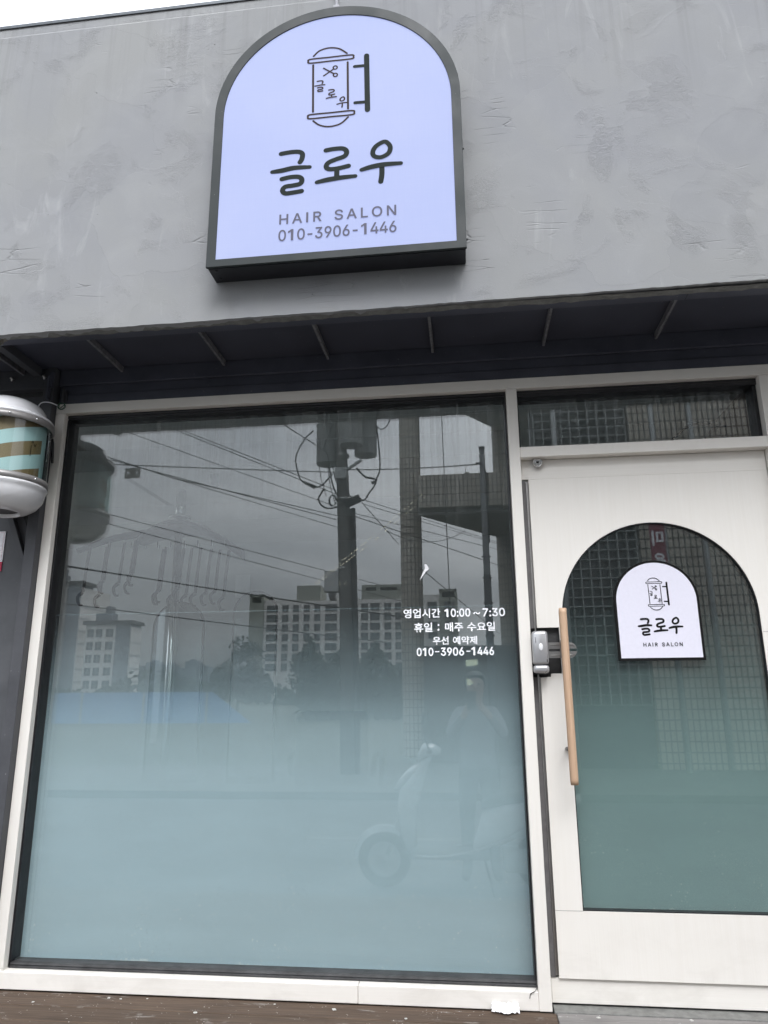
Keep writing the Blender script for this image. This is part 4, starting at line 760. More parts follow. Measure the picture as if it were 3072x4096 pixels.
for i in range(nx_):
    for j in range(ny_):
        u, q = i/(nx_-1), j/(ny_-1)
        g.append(bm.verts.new((1.925+.098*u+random.uniform(-.0018, .0018), -.006-.032*q+.006*math.sin(u*9)+random.uniform(-.002, .002), .022*(1-q)**1.4+.0035+.004*abs(math.sin(u*17+q*5))+random.uniform(0, .004))))
for i in range(nx_-1):
    for j in range(ny_-1): bm.faces.new((g[i*ny_+j], g[i*ny_+j+1], g[(i+1)*ny_+j+1], g[(i+1)*ny_+j]))
link('crumpled_sheet', bm, MAT['paper'], t)
t = thing('loose_thread', 'thin black thread hanging over the right end of the window sill', 'thread', (2.08, -.005, .06))
link('strand', T([(2.093, .02, .071), (2.084, -.003, .068), (2.068, -.0075, .061), (2.064, -.0075, .050), (2.063, -.0075, .045)], .0011, 5, smooth_n=5), MAT['ink'], t)
MAT['chip'] = simple('paint_chip_grey', (.50, .49, .46), .8, var=.2)
for k, (x, y, s) in enumerate(((.47, -.036, .006), (.52, -.040, .005), (.62, -.028, .004), (.20, -.10, .006), (.85, -.13, .007), (1.35, -.055, .009), (1.62, -.105, .006), (2.30, -.03, .007), (2.62, -.02, .008), (1.12, -.03, .005))):
    b = bmesh.new(); bmesh.ops.create_icosphere(b, subdivisions=1, radius=s)
    for v in b.verts: v.co = Vector((x+v.co.x*random.uniform(.7, 1.5), y+v.co.y, .0022+max(-.001, v.co.z*.35)))
    o = link('paint_chip', b, MAT['chip']); tag(o, 'small pale paint chip lying on the deck boards', 'paint chip', 'paint chips on the deck')

# ------------------------------------------------------------------ inside the shop
MAT['rw'] = simple('room_wall_paint', (.60, .61, .62), .8, var=.05, scale=3); MAT['rf'] = simple('room_floor_tile', (.22, .21, .20), .5, var=.1)
MAT['rc'] = simple('room_ceiling_paint', (.62, .62, .62), .8, var=.04)
struct('room_wall', B((-2.6, 4.3, 4.2, 4.3, 0, 2.73), (-2.6, -2.5, .13, .7, 0, 2.73), (-2.6, -2.5, 3.85, 4.199, 0, 2.73), (-2.6, -2.5, .701, 3.849, 0, .5), (-2.6, -2.5, .701, 3.849, 2.45, 2.73), (4.2, 4.3, .13, 4.3, 0, 2.73), (-2.6, -.05, .125, .2, 0, 2.699), (3.24, 4.3, .125, .2, 0, 2.699)), MAT['rw'])  # unseen opening in the left wall, added to let daylight brighten the room
struct('room_floor', B((-2.5, 4.2, .13, 4.2, -.03, .0)), MAT['rf'])
struct('room_ceiling', B((-2.499, 4.199, .062, 4.199, 2.700, 2.75)), MAT['rc'])
struct('ceiling_beam', B((-2.498, 4.198, 1.2, 1.35, 2.55, 2.699), (-2.498, 4.198, 2.6, 2.75, 2.55, 2.699), (2.2, 2.32, 1.36, 2.59, 2.56, 2.699)), MAT['rc'])
MAT['perm'] = simple('grey_perm_plastic', (.035, .035, .042), .35)
t = thing('perm_machine', 'hanging hair perm machine with drooping rods seen through the glass', 'salon machine', (.1, 1.2, 0))
link('pole', T([(.1, 1.2, .05), (.1, 1.2, 2.19)], .025, 12), MAT['chrome'], t, True)
link('base', lathe(bmesh.new(), [(0, .06), (.25, .055), (.27, .02), (0, .0)], .1, 1.2, 24), MAT['perm'], t, True)
b = bmesh.new(); loft(b, [((-.14+.66*u, 1.2, 2.02+.15*math.sin(PI*min(1, .12+u*.88))-.05*u), (0, .17*math.sin(PI*(.08+.84*u))+.02, 0), (0, 0, .030)) for u in [k/12 for k in range(13)]]); link('hood', b, MAT['perm'], t, True)
link('arm', T([(.10, 1.28, 2.14), (-.12, 1.28, 2.145), (-.35, 1.22, 2.10), (-.54, 1.15, 2.01)], [.032, .03, .028, .018], 10, smooth_n=5), MAT['perm'], t, True)
b = bmesh.new(); tube(b, [(.1, 1.2, 2.19), (.1, 1.2, 2.40)], .03, 12); tube(b, [(.1, 1.2, 2.21), (.1, 1.2, 2.225)], .07, 14); link('stem', b, MAT['chrome'], t, True)
for k in range(15):
    if k < 6: x, y, z = -.44+.06*k, 1.16+random.uniform(-.05, .09), 2.03+.016*k
    else: x, y, z = -.02+.057*(k-6), 1.12+random.uniform(-.03, .15), 2.03-.004*(k-6)
    h = random.uniform(.24, .30)
    b = bmesh.new(); tube(b, [(x, y, z), (x-.012, y, z-h*.5), (x-.02, y, z-h)], .010, 7, smooth_n=3)
    tube(b, [(x-.02, y, z-h), (x-.045, y-.01, z-h-.03), (x-.035, y-.01, z-h-.075), (x-.01, y-.01, z-h-.08)], [.012, .010, .010, .007], 7, smooth_n=3)
    link('rod', b, MAT['perm'], t, True)
for k in range(8):
    x = -.15+.085*k; b = T([(x, 1.08, 2.04), (x+.004, 1.07, 2.0), (x+.02, 1.06, 1.995), (x+.022, 1.06, 2.012)], .003, 5); link('hook', b, MAT['chrome'], t, True)
MAT['mirror'] = M('mirror_glass'); MAT['mirror'] = MAT['mirror'].done(MAT['mirror'].bsdf((.55, .58, .60), .03, 1.0))
for x0, x1, top in ((-1.22, -.72, 2.03), (-.40, .02, 2.12)):
    lb = 'tall arched mirror on the back wall, %s the perm machine' % ('left behind' if x0 < -1 else 'straight behind')
    t = thing('arched_mirror', lb, 'mirror', ((x0+x1)/2, 3.9, .3), 'arched mirrors inside the shop')
    link('mirror_glass', prism(bmesh.new(), arch_outline(x0, x1, .35, top), 3.85, 3.87), MAT['mirror'], t)
    link('mirror_frame', holed(arch_outline(x0-.015, x1+.015, .335, top+.015), arch_outline(x0+.002, x1-.002, .352, top-.002), 3.845, 3.88), MAT['gasket2'], t)
    box(b := bmesh.new(), x0, x1, 3.65, 4.19, .28, .32); link('shelf', b, MAT['woodx'], t)
t = thing('spotlight', 'short white ceiling spotlight seen through the upper glass', 'spotlight', (.2, 1.5, 2.5))
link('shade', T([(.195, 1.5, 2.60), (.204, 1.5, 2.515)], [.026, .032], 16), MAT['white_paint'], t, True); link('stem', T([(.19, 1.5, 2.60), (.19, 1.5, 2.70)], .010), MAT['chrome'], t, True)
t = thing('wall_poster', 'small white printed sheet pinned to the inner back wall', 'poster', (-.35, 4.19, 2.1)); link('sheet', B((-.52, -.36, 4.185, 4.195, 2.12, 2.36)), MAT['paper'], t)
MAT['cab'] = simple('brown_cabinet_wood', (.12, .075, .05), .6, var=.25)
t = thing('wall_cabinet', 'brown wooden shelf box high behind the transom glass', 'cabinet', (3.3, .7, 2.2))
link('box', prism(bmesh.new(), [(3.03, 2.20), (3.50, 2.20), (3.50, 2.62), (3.33, 2.62)], .55, .95), MAT['cab'], t); link('edge', B((3.20, 3.50, .52, .549, 2.20, 2.26)), MAT['cab'], t)
t = thing('black_cable', 'black cable curling in front of the brown shelf behind the transom', 'cable', (3.0, .5, 2.3)); link('strand', T([(2.86, .5, 2.18), (2.90, .5, 2.30), (2.98, .5, 2.38), (3.06, .5, 2.42), (3.2, .5, 2.40)], .006, 6, smooth_n=5), MAT['ink'], t)
t = thing('styling_chair', 'dark salon chair with rounded back behind the frosted glass', 'chair', (.95, 2.2, 0))
link('base', lathe(bmesh.new(), [(0, .05), (.06, .05), (.28, .02), (.28, .0)], .95, 2.2, 24), MAT['chrome'], t, True); link('stem', T([(.95, 2.2, .04), (.95, 2.2, .42)], .035), MAT['chrome'], t, True)
link('seat', B((.69, 1.21, 1.95, 2.45, .42, .54), bev=.04), MAT['perm'], t, True); link('backrest', B((.70, 1.20, 1.90, 1.98, .54, 1.02), bev=.035), MAT['perm'], t, True)
for s in (-1, 1): link('armrest', T([(.95+s*.28, 2.38, .5), (.95+s*.29, 2.36, .70), (.95+s*.29, 2.0, .72), (.95+s*.27, 1.97, .6)], .022, smooth_n=4), MAT['perm'], t, True)
# ------------------------------------------------------------------ street side: what the shop glass reflects
MAT['asphalt'] = simple('asphalt', (.075, .075, .077), .85, var=.25, scale=5, bump=.3); MAT['pave'] = simple('concrete_paving', (.52, .515, .50), .85, var=.15, scale=3)
MAT['earth'] = simple('dry_ground', (.055, .062, .045), .95, var=.3, scale=.4); MAT['line'] = simple('road_paint', (.22, .22, .21), .7, var=.15)
MAT['farpave'] = simple('grey_block_paving', (.085, .085, .08), .9, var=.3, scale=2)
G = -.40
bm = bmesh.new(); box(bm, -1500, 1500, -1500, 60, G-.6, G-.02); struct('ground', bm, MAT['earth'])
struct('road', B((-200, 200, -8.2, -2.25, G-.018, G-.008)), MAT['asphalt'])
struct('pavement', B((-200, 200, -2.24, .0, G-.018, G)), MAT['pave'])
struct('far_pavement', B((-200, 200, -12.4, -8.35, G-.018, G+.10)), MAT['farpave'])
struct('kerb', B((-200, 200, -8.349, -8.205, G-.018, G+.105), bev=.01), MAT['farpave'])
struct('road_marking', B(*[(x, x+3, -5.3, -5.18, G-.0075, G-.004) for x in range(-40, 40, 8)]), MAT['line'])

def tile_mat(name, tw, th, col, grout, gw=.012, polar=None):
    m = M(name); v = m.obj()
    if polar: v = m.map(v, loc=(-polar[0], -polar[1], 0))
    s = m.n('SeparateXYZ', i={0: v})
    u = m.math('MULTIPLY', m.math('ARCTAN2', s.outputs[1], s.outputs[0]), polar[2]) if polar else m.math('ADD', s.outputs[0], m.math('MULTIPLY', s.outputs[1], 1.0))
    fu = m.math('FRACT', m.math('ADD', m.math('DIVIDE', u, tw), 50.0)); fz = m.math('FRACT', m.math('ADD', m.math('DIVIDE', s.outputs[2], th), 50.0))
    g = m.math('MAXIMUM', m.math('LESS_THAN', fu, gw/tw), m.math('LESS_THAN', fz, gw/th))
    wn = m.n('TexWhiteNoise', noise_dimensions='2D', i={'Vector': m.n('CombineXYZ', i={0: m.math('FLOOR', m.math('DIVIDE', u, tw)), 1: m.math('FLOOR', m.math('DIVIDE', s.outputs[2], th))}).outputs[0]})
    c = m.mix(wn.outputs[0], tuple(q*.82 for q in col), col)
    c = m.mix(g, c, grout)
    return m.done(m.bsdf(c, .35, 0, m.bump(m.math('SUBTRACT', 1.0, g), .5, .006), .5))
TC, TG = (.62, .56, .47), (.035, .033, .03)
t = thing('tiled_building', 'beige tiled building with round columns and open walkways across the street', 'building', (3, -16, G))
for cx, cyy, r in ((.392, -16.14, .300), (3.24, -19.2, .38), (6.8, -16.2, .30)):
    link('column', lathe(bmesh.new(), [(r, G-.3), (r, 13.0)], cx, cyy, 40), tile_mat('column_tiles', .112, .2, TC, TG, .026, (cx, cyy, r)), t, True)
MAT['tiles'] = tile_mat('beige_tiles', .112, .2, TC, TG, .026); MAT['concrete'] = simple('grey_concrete', (.20, .20, .19), .85, var=.15, scale=1.5)
MAT['under'] = simple('painted_concrete_ceiling', (.42, .42, .40), .8, var=.1, scale=2)
for zb, zt, nm in ((6.06, 6.975, 0), (9.75, 10.7, 1)):
    link('walkway_beam', B((.66, 14, -15.86, -15.54, zb, zt)), MAT['tiles'], t)
    b = bmesh.new(); q = [(.62, -15.865), (14, -15.865), (14, -22), (4.6, -22), (2.86, -19.0)]
    zl = zb-.14
    a = [b.verts.new((x, y, zl)) for x, y in q]; c_ = [b.verts.new((x, y, zt-.25)) for x, y in q]; b.faces.new(a); b.faces.new(c_[::-1])
    for i in range(5): b.faces.new((a[i], c_[i], c_[(i+1) % 5], a[(i+1) % 5]))
    bmesh.ops.recalc_face_normals(b, faces=b.faces); link('walkway_slab', b, MAT['under'], t)
link('rear_wall', B((3.6, 14, -22.4, -22, G, 13)), MAT['tiles'], t)
link('tile_wall', B((5.455, 14, -12.2, -11.84, G, 12)), MAT['tiles'], t)
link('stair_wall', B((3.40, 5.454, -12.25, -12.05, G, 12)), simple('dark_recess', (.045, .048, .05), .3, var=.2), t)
bm = bmesh.new()
for k in range(11): box(bm, 3.47+.195*k-.009, 3.47+.195*k+.009, -12.049, -11.86, .9, 9.2)
for k in range(43): box(bm, 3.461, 5.43, -12.047, -11.862, .9+.195*k-.009, .9+.195*k+.009)
link('block_lattice', bm, simple('lattice_paint', (.40, .41, .40), .5), t)
for x, y in ((3.86, -11.50), (5.80, -11.2), (6.66, -11.5)): link('drainpipe', T([(x, y, G), (x, y, 12)], .048, 12), simple('pale_pipe', (.55, .57, .57), .4), t, True)
link('fence_panel', B((.8, 3.3, -14.2, -14.1, G, 2.25)), simple('brown_fence', (.055, .047, .040), .7, var=.3), t)
t = thing('shop_banner', 'dark red vertical banner with white letters on the tiled wall', 'banner', (5.6, -11, 3.4))
link('cloth', B((5.47, 5.75, -11.02, -10.98, 2.6, 5.6)), simple('dark_red_cloth', (.23, .035, .06), .6), t)
bm = bmesh.new(); text(bm, '유', -.11, .11, 4.34, 4.64, 0, .03); text(bm, '미', -.11, .11, 3.90, 4.20, 0, .03); text(bm, '용', -.11, .11, 3.45, 3.75, 0, .03)
for v in bm.verts: v.co = Vector((5.61-v.co.x, -10.976, v.co.z))
link('lettering', bm, MAT['white_vinyl'], t)

# utility pole with three transformer cans
MAT['conc'] = simple('pole_concrete', (.12, .118, .11), .85, var=.2, scale=3); MAT['can'] = simple('transformer_grey', (.46, .47, .465), .5, var=.1, scale=4); MAT['rubber'] = simple('black_cable_rubber', (.012, .012, .012), .6)
MAT['porcelain'] = simple('brown_porcelain', (.05, .04, .035), .3)
PY = -10.84
t = thing('utility_pole', 'concrete utility pole with three grey transformer cans and looping cables', 'utility pole', (-.45, PY, G))
link('shaft', T([(-.44, PY, G-.1), (-.495, PY, 2.64), (-.604, PY, 5.46), (-.645, PY, 6.13), (-.70, PY, 9.5)], [.165, .150, .128, .124, .10], 24), MAT['conc'], t, True)
for cx, cyy, zb, zt in ((-.955, -10.98, 5.87, 6.74), (-.375, -10.48, 6.09, 6.96), (-.160, -11.12, 6.08, 6.93)):
    c_ = link('transformer_can', lathe(bmesh.new(), [(0, zb+.012), (.20, zb+.010), (.232, zb), (.240, zb+.008), (.240, zt-.03), (.252, zt-.028), (.252, zt), (.22, zt+.03), (0, zt+.05)], cx, cyy, 36), MAT['can'], t, False)
    for p in c_.data.polygons: p.use_smooth = abs(p.normal.z) < .5
    b = bmesh.new(); pr = []
    for k in range(7): pr += [(.035, zt+.04+k*.045), (.062, zt+.05+k*.045), (.035, zt+.075+k*.045)]
    lathe(b, pr, cx-.02, cyy, 16); link('insulator', b, MAT['porcelain'], c_, True)
    link('mount_bracket', T([(cx, cyy, zb+.6), (-.62, PY, zb+.6)], .04, 8), MAT['can'], c_); link('mount_bracket', T([(cx, cyy, zb+.2), (-.60, PY, zb+.2)], .04, 8), MAT['can'], c_)
def cable(pts, r=.016): return link('cable', T(pts, r, 6, smooth_n=5), MAT['rubber'], t, True)
y_ = PY+.12
cable([(-1.215, y_, 6.554), (-1.391, y_, 6.384), (-1.549, y_, 6.105), (-1.585, y_, 5.905), (-1.539, y_, 5.669), (-1.47, y_, 5.484), (-1.356, y_, 5.389), (-1.178, y_, 5.307), (-1.018, y_, 5.341), (-.861, y_, 5.507), (-.798, y_, 5.586)])
cable([(-.965, y_, 5.269), (-1.058, y_, 5.128), (-1.081, y_, 5.032), (-1.024, y_, 4.917), (-.913, y_, 4.849), (-.787, y_, 4.844), (-.693, y_, 4.872), (-.537, y_, 4.93)], .019)
cable([(.128, y_, 6.61), (.158, y_, 6.288), (.195, y_, 5.838), (.186, y_, 5.591), (.122, y_, 5.431), (.09, y_, 5.302), (-.036, y_, 5.13), (-.115, y_, 5.004), (-.193, y_, 4.975)])
cable([(.20, y_, 7.0), (.339, y_, 6.93), (.426, y_, 6.832), (.401, y_, 6.68), (.304, y_, 6.533), (.208, y_, 6.513), (.12, y_, 6.6)], .012)
cable([(-.972, y_+.1, 6.09), (-.875, y_+.1, 5.937), (-.839, y_+.1, 5.64), (-.789, y_+.1, 5.378), (-.709, y_+.1, 5.149), (-.582, y_+.1, 4.968), (-.411, y_+.1, 4.866)])
cable([(-.289, y_, 5.68), (-.194, y_, 5.561), (-.1, y_, 5.475), (.041, y_, 5.445), (.134, y_, 5.4)], .024)
cable([(-.97, y_+.15, 6.08), (-.80, y_+.35, 6.35), (-.62, y_+.5, 6.7), (-.40, y_+.5, 6.95)], .012); cable([(-.50, y_+.15, 5.3), (-.45, y_+.15, 5.1), (-.33, y_+.12, 4.98)], .012)
for a, bz in (((-1.08, 5.80), 5.1), ((-.90, 5.80), 4.95), ((-.80, 5.8), 5.2)): cable([(a[0], y_, a[1]), (a[0]+.05, y_, (a[1]+bz)/2), (a[0]+.16, y_, bz)], .008)
b = bmesh.new()
for k in range(4): tube(b, [(-.80+.07*math.cos(q*.6)+.01*k, y_+.01*k, 5.0+.12*math.sin(q*.6)) for q in range(11)], .008, 5)
link('cable_coil', b, MAT['rubber'], t, True)
for pts in ([(-1.36, 5.40), (-1.16, 5.30)], [(.02, 5.34), (.12, 5.36)]):
    link('splice_sleeve', T([(pts[0][0], y_+.02, pts[0][1]), (pts[1][0], y_+.02, pts[1][1])], [.03, .042], 10), MAT['rubber'], t, True)
link('brace_arm', T([(-.50, PY+.1, 5.66), (-.19, PY+.1, 5.86)], .035, 8), MAT['can'], t); link('terminal_box', B((-.735, -.485, PY+.10, PY+.24, 5.45, 5.68), bev=.01), MAT['can'], t)
link('pipe_stub', T([(-.53, y_, 4.91), (-.22, y_+.05, 5.02)], .085, 16), MAT['rubber'], t, True)
b = T([(-.375, PY+.09, 4.83), (-.315, PY+.10, 2.6), (-.25, PY+.12, G)], .050, 12)
for k in range(100): tube(b, [(-.375+.12*k/100, PY+.095, 4.80-.048*k-.012), (-.375+.12*k/100, PY+.095, 4.80-.048*k+.012)], .062, 10)
link('ribbed_conduit', b, MAT['rubber'], t)
link('meter_box', B((-.945, -.66, PY-.12, PY+.12, 3.13, 3.55), bev=.01), MAT['can'], t)
b = bmesh.new()
for k in range(9): tube(b, [(-.87+.02*k, PY, 3.13), (-.86+.015*k, PY+.02, 3.05-.012*(k % 4)), (-.83+.015*k, PY, 2.96)], .008, 5)
link('wire_tails', b, MAT['rubber'], t)
for z in (5.05, 3.6, 6.0): link('steel_band', T([(-.60+.02*(5.5-z)*1.3, PY, z-.03), (-.60+.02*(5.5-z)*1.3, PY, z+.03)], .146, 20), MAT['brushed'], t, True)

t = thing('steel_post', 'slim grey steel camera post in front of the tiled beam', 'post', (2.175, -6.84, G))
link('tube', T([(2.175, -6.84, G), (2.175, -6.84, 2.7), (2.177, -6.84, 4.62)], [.052, .048, .041], 16), simple('post_galvanised', (.17, .175, .18), .5), t, True)
link('sleeve', T([(2.175, -6.84, .0), (2.175, -6.84, 2.75)], .053, 16), simple('post_dark_sleeve', (.028, .030, .036), .5), t, True); link('cap', T([(2.177, -6.84, 4.62), (2.177, -6.84, 4.645)], .046, 16), MAT['gasket2'], t, True)
for z in (3.0, 2.7, 2.35, 1.9): link('strap_stud', T([(2.11, -6.80, z), (2.24, -6.80, z)], .012, 6), MAT['rubber'], t)
link('feed_cable', T([(2.08, -6.80, 4.385), (2.15, -6.79, 4.38), (2.20, -6.785, 4.30), (2.222, -6.785, 4.1), (2.225, -6.785, 3.2)], .012, 6, smooth_n=4), MAT['rubber'], t, True)

t = thing('hanging_cable', 'thin dark cable hanging straight down between the tiled column and the steel post', 'cable', (1.39, -15.34, 3)); link('strand', T([(1.345, -15.34, 9.6), (1.39, -15.34, 6.5), (1.44, -15.34, 2.6)], .012, 6), MAT['rubber'], t, True)
WL = 'black overhead power line crossing the grey sky reflected in the shop window'
def wire(a, b, r=.008, sag=.0, ext=(.25, .25), name='power_line', label=WL):
    a, b = Vector(a), Vector(b); d = b-a; a2 = a-d*ext[0]; b2 = b+d*ext[1]
    pts = [a2.lerp(b2, k/12)-Vector((0, 0, sag*4*(k/12)*(1-k/12))) for k in range(13)]
    tag(link(name, T(pts, r, 6), MAT['rubber'], None, True), label, 'power line', 'overhead power lines over the street')
for q in (((-4.405, -8.34, 5.89), (-.788, -10.74, 4.908), .007, 0, (.6, 0)), ((-3.443, -8.34, 5.873), (-.727, -10.74, 5.146), .009, 0, (.9, 0)), ((-3.329, -8.34, 5.867), (-.728, -10.74, 5.227), .009, 0, (.9, 0)),
          ((-3.192, -8.34, 4.862), (-.707, -10.74, 4.689), .009, 0, (0, 0)), ((-4.019, -8.34, 5.146), (-.706, -10.74, 4.602), .009, 0, (.25, 0)), ((-3.192, -8.34, 4.862), (-2.40, -10.74, 5.02), .008, 0, (0, 1.6)),
          ((-4.373, -8.34, 5.288), (-3.192, -8.34, 4.862), .010, 0, (.3, 0)), ((-4.363, -8.34, 5.185), (-.732, -10.74, 5.618), .011, .015, (.4, 0)), ((-.50, -10.60, 5.62), (2.17, -6.84, 4.385), .010, .03, (0, 0)),
          ((-4.639, -8.84, 4.395), (-2.844, -11.84, 4.234), .008, 0, (1.2, 1.6)), ((-4.622, -8.84, 4.212), (-2.835, -11.84, 4.004), .008, 0, (1.2, 1.6)),
          ((-5.431, -8.84, 3.486), (-2.807, -11.84, 3.298), .012, .03, (.6, 1.2)), ((-5.431, -8.84, 3.446), (-2.807, -11.84, 3.278), .009, 0, (.6, 1.2)), ((-5.405, -8.84, 2.791), (-2.762, -11.84, 2.598), .010, .02, (.5, 1.0)),
          ((-.429, -10.74, 5.102), (2.626, -13.84, 4.682), .007, 0, (0, .25)), ((-.178, -10.74, 4.916), (2.624, -13.84, 4.644), .007, 0, (0, .25)), ((-.31, -10.74, 4.714), (2.618, -13.84, 4.507), .007, 0, (0, .25)),
          ((-.31, -10.74, 4.651), (2.907, -13.84, 4.017), .009, 0, (0, .25)), ((-.186, -10.74, 4.948), (.264, -13.84, 4.696), .008, 0, (0, 0)), ((1.146, -8.84, 3.188), (2.111, -11.84, 2.691), .007, 0, (.1, .5)),
          ((-1.281, -8.84, 5.914), (-.97, -10.7, 6.09), .010, 0, (1.6, 0)), ((.338, -10.74, 4.322), (1.882, -13.84, 4.984), .007, .25, (0, 0))):
    wire(*q)
for x, z, wd, hh, yy, lb, tx in ((-4.19, 5.147, .30, .20, -8.80, 'grey number plate with two holes hanging from a power line', None), (1.95, 4.31, .07, .09, -7.10, 'small pale tag marked K4 hanging from the cable by the steel post', 'K4')):
    t = thing('line_tag', lb, 'tag', (x, yy, z))
    ho = [(x-wd*.28, z), (x+wd*.28, z)]
    if tx is None:
        b = B((x-wd/2, x+wd/2, yy-.004, yy+.004, z-hh/2, z+hh/2)); link('plate', b, simple('weathered_plate', (.20, .19, .17), .7, var=.3, scale=20), t)
        link('hole', B(*[(hx-.022, hx+.022, yy+.0045, yy+.0055, hz-.02, hz+.02) for hx, hz in ho], bev=.0004), MAT['white_vinyl'], t)
    else:
        link('plate', B((x-wd/2, x+wd/2, yy-.004, yy+.004, z-hh/2, z+hh/2)), simple('pale_plate', (.35, .33, .28), .7), t)
        b = bmesh.new(); text(b, tx, -.02, .02, -.02, .02, 0, .02)
        for v in b.verts: v.co = Vector((x-v.co.x, yy+.005, z+v.co.z))
        link('lettering', b, MAT['ink'], t)
    link('hanger', T([(x-wd*.3, yy, z+hh/2), (x-wd*.3, yy, z+hh/2+.06)], .005, 5), MAT['rubber'], t)

# blue hoarding, trees, far blocks
t = thing('blue_hoarding', 'long blue sheet hoarding along the far lot reflected low in the window', 'fence', (-25, -39.84, G))
link('sheet', prism(bmesh.new(), [(-48, G), (-11.2, G), (-13.7, 1.42), (-48, 1.46)], -39.9, -39.84), simple('blue_sheet', (.17, .35, .66), .6, var=.1, scale=.5), t)
for k in range(9): link('post', B((-46+4*k-.05, -46+4*k+.05, -39.838, -39.76, G, 1.42)), MAT['can'], t)
def leaf_mat(name, c):
    m = M(name); v = m.obj(); wn = m.n('TexNoise', i={'Vector': v, 'Scale': 1.7, 'Detail': 4}).outputs[0]
    cc = m.mix(m.ramp(wn, [(.35, 0), (.65, 1)]), tuple(q*.6 for q in c), tuple(q*1.35 for q in c))
    return m.done(m.n('MixShader', i={0: .25, 1: m.bsdf(cc, .6), 2: m.n('BsdfTranslucent', i={0: cc}).outputs[0]}).outputs[0])
MAT['leaf'] = leaf_mat('dark_leaves', (.026, .038, .022)); MAT['bark'] = simple('bark', (.07, .055, .045), .9)
def crown_bm(rx_, rz, zc, n, s, seed):
    R_ = random.Random(seed); b = bmesh.new(); cl = []
    for k in range(14):
        a, q = R_.uniform(0, 2*PI), R_.uniform(-1, 1); rr = math.sqrt(1-q*q)*R_.uniform(.45, .95)
        cl.append((rr*math.cos(a)*rx_, rr*math.sin(a)*rx_, zc+q*rz*R_.uniform(.5, 1), R_.uniform(.28, .5)*rx_))
    for k in range(n):
        c_ = R_.choice(cl); d = Vector((R_.gauss(0, 1), R_.gauss(0, 1), R_.gauss(0, 1))).normalized()*c_[3]*R_.uniform(.6, 1.05)
        p = Vector(c_[:3])+d; u = Vector((R_.gauss(0, 1), R_.gauss(0, 1), R_.gauss(0, .6))).normalized(); w_ = u.cross(Vector((R_.gauss(0, 1), R_.gauss(0, 1), R_.gauss(0, 1)))).normalized()
        ss = s*R_.uniform(.6, 1.3)
        b.faces.new([b.verts.new(p+q) for q in (-u*ss, w_*ss*.45, u*ss, -w_*ss*.45)])
    return b
proto = None
SP = (('broad dark tree left of the reflected pole, tallest of the row', -12.9, -62, .70), ('rounded dark tree at the left foot of the main apartment block', -18.6, -60, .85), ('low bushy tree beside the blue hoarding', -23.5, -58, .45), ('wide dark tree behind the reflected pole', -7.5, -64, .62), ('smaller dark tree right of the reflected pole', -2.6, -61, .58), ('dark tree partly hidden by the tiled column', 2.4, -66, .62))
for k, (lb, x, y, s) in enumerate(SP):
    t = thing('street_tree', lb, 'tree', (0, 0, 0), 'trees beyond the far lot'); t.location = (x, y, G); t.scale = (s, s, s); t.rotation_euler = (0, 0, k*1.3)
    if proto is None:
        tb = T([(0, 0, -.1), (.05, 0, 1.5), (-.03, .05, 3.2), (.05, 0, 5.5)], [.20, .16, .12, .05], 10)
        for a in range(6): tube(tb, [(0, 0, 2.2+.4*a), (.8*math.cos(a*1.9), .8*math.sin(a*1.9), 3.0+.45*a), (1.7*math.cos(a*1.9), 1.7*math.sin(a*1.9), 3.8+.45*a)], [.07, .05, .02], 6)
        trm = bpy.data.meshes.new('trunk'); tb.to_mesh(trm); tb.free(); trm.materials.append(MAT['bark'])
        cb = crown_bm(2.9, 2.6, 4.9, 2600, .22, 5); crm = bpy.data.meshes.new('crown'); cb.to_mesh(crm); cb.free(); crm.materials.append(MAT['leaf']); proto = True
    for nm, me in (('trunk', trm), ('crown', crm)):
        o = bpy.data.objects.new(nm, me); C.objects.link(o); o.parent = t
bm = crown_bm(1, 1, 0, 10, .1, 1); bm.free(); bm = bmesh.new(); R_ = random.Random(3)
for k in range(5200):
    x = R_.uniform(-260, 60); h = 3.5+2.2*math.sin(x*.09)+1.4*math.sin(x*.31+1)
    p = Vector((x, -130+R_.uniform(-6, 6), G+R_.uniform(0, 1)**.7*h)); u = Vector((R_.gauss(0, 1), R_.gauss(0, .4), R_.gauss(0, 1))).normalized()*R_.uniform(.5, 1.0); w_ = u.cross(Vector((R_.gauss(0, .3), 1, R_.gauss(0, .3)))).normalized()*R_.uniform(.3, .6)
    bm.faces.new([bm.verts.new(p+q) for q in (-u, w_, u, -w_)])
tag(link('far_wood', bm, MAT['leaf']), kind='stuff')

bm = bmesh.new(); R_ = random.Random(8)
for k in range(6500):
    x = R_.uniform(-9.5, 9.5); h = 3.6+.7*math.sin(x*1.1)+.5*math.sin(x*2.7+1)+(1.1 if -9 < x < -6.5 else 0)
    p = Vector((x, -45+R_.uniform(-.9, .9), G+R_.uniform(0, 1)**.75*h)); u = Vector((R_.gauss(0, 1), R_.gauss(0, .6), R_.gauss(0, 1))).normalized()*R_.uniform(.16, .34); w_ = u.cross(Vector((R_.gauss(0, .4), 1, R_.gauss(0, .4)))).normalized()*R_.uniform(.09, .18)
    bm.faces.new([bm.verts.new(p+q) for q in (-u, w_, u, -w_)])
t = thing('hedge', 'tall dark overgrown hedge in front of the main apartment block', 'hedge', (0, -45, G)); link('foliage', bm, MAT['leaf'], t)
for k in range(7): link('stem', T([(-8+2.6*k, -45, G-.05), (-7.9+2.6*k, -45.1, 1.2), (-8.1+2.6*k, -45, 2.6)], [.06, .04, .02], 7), MAT['bark'], t, True)
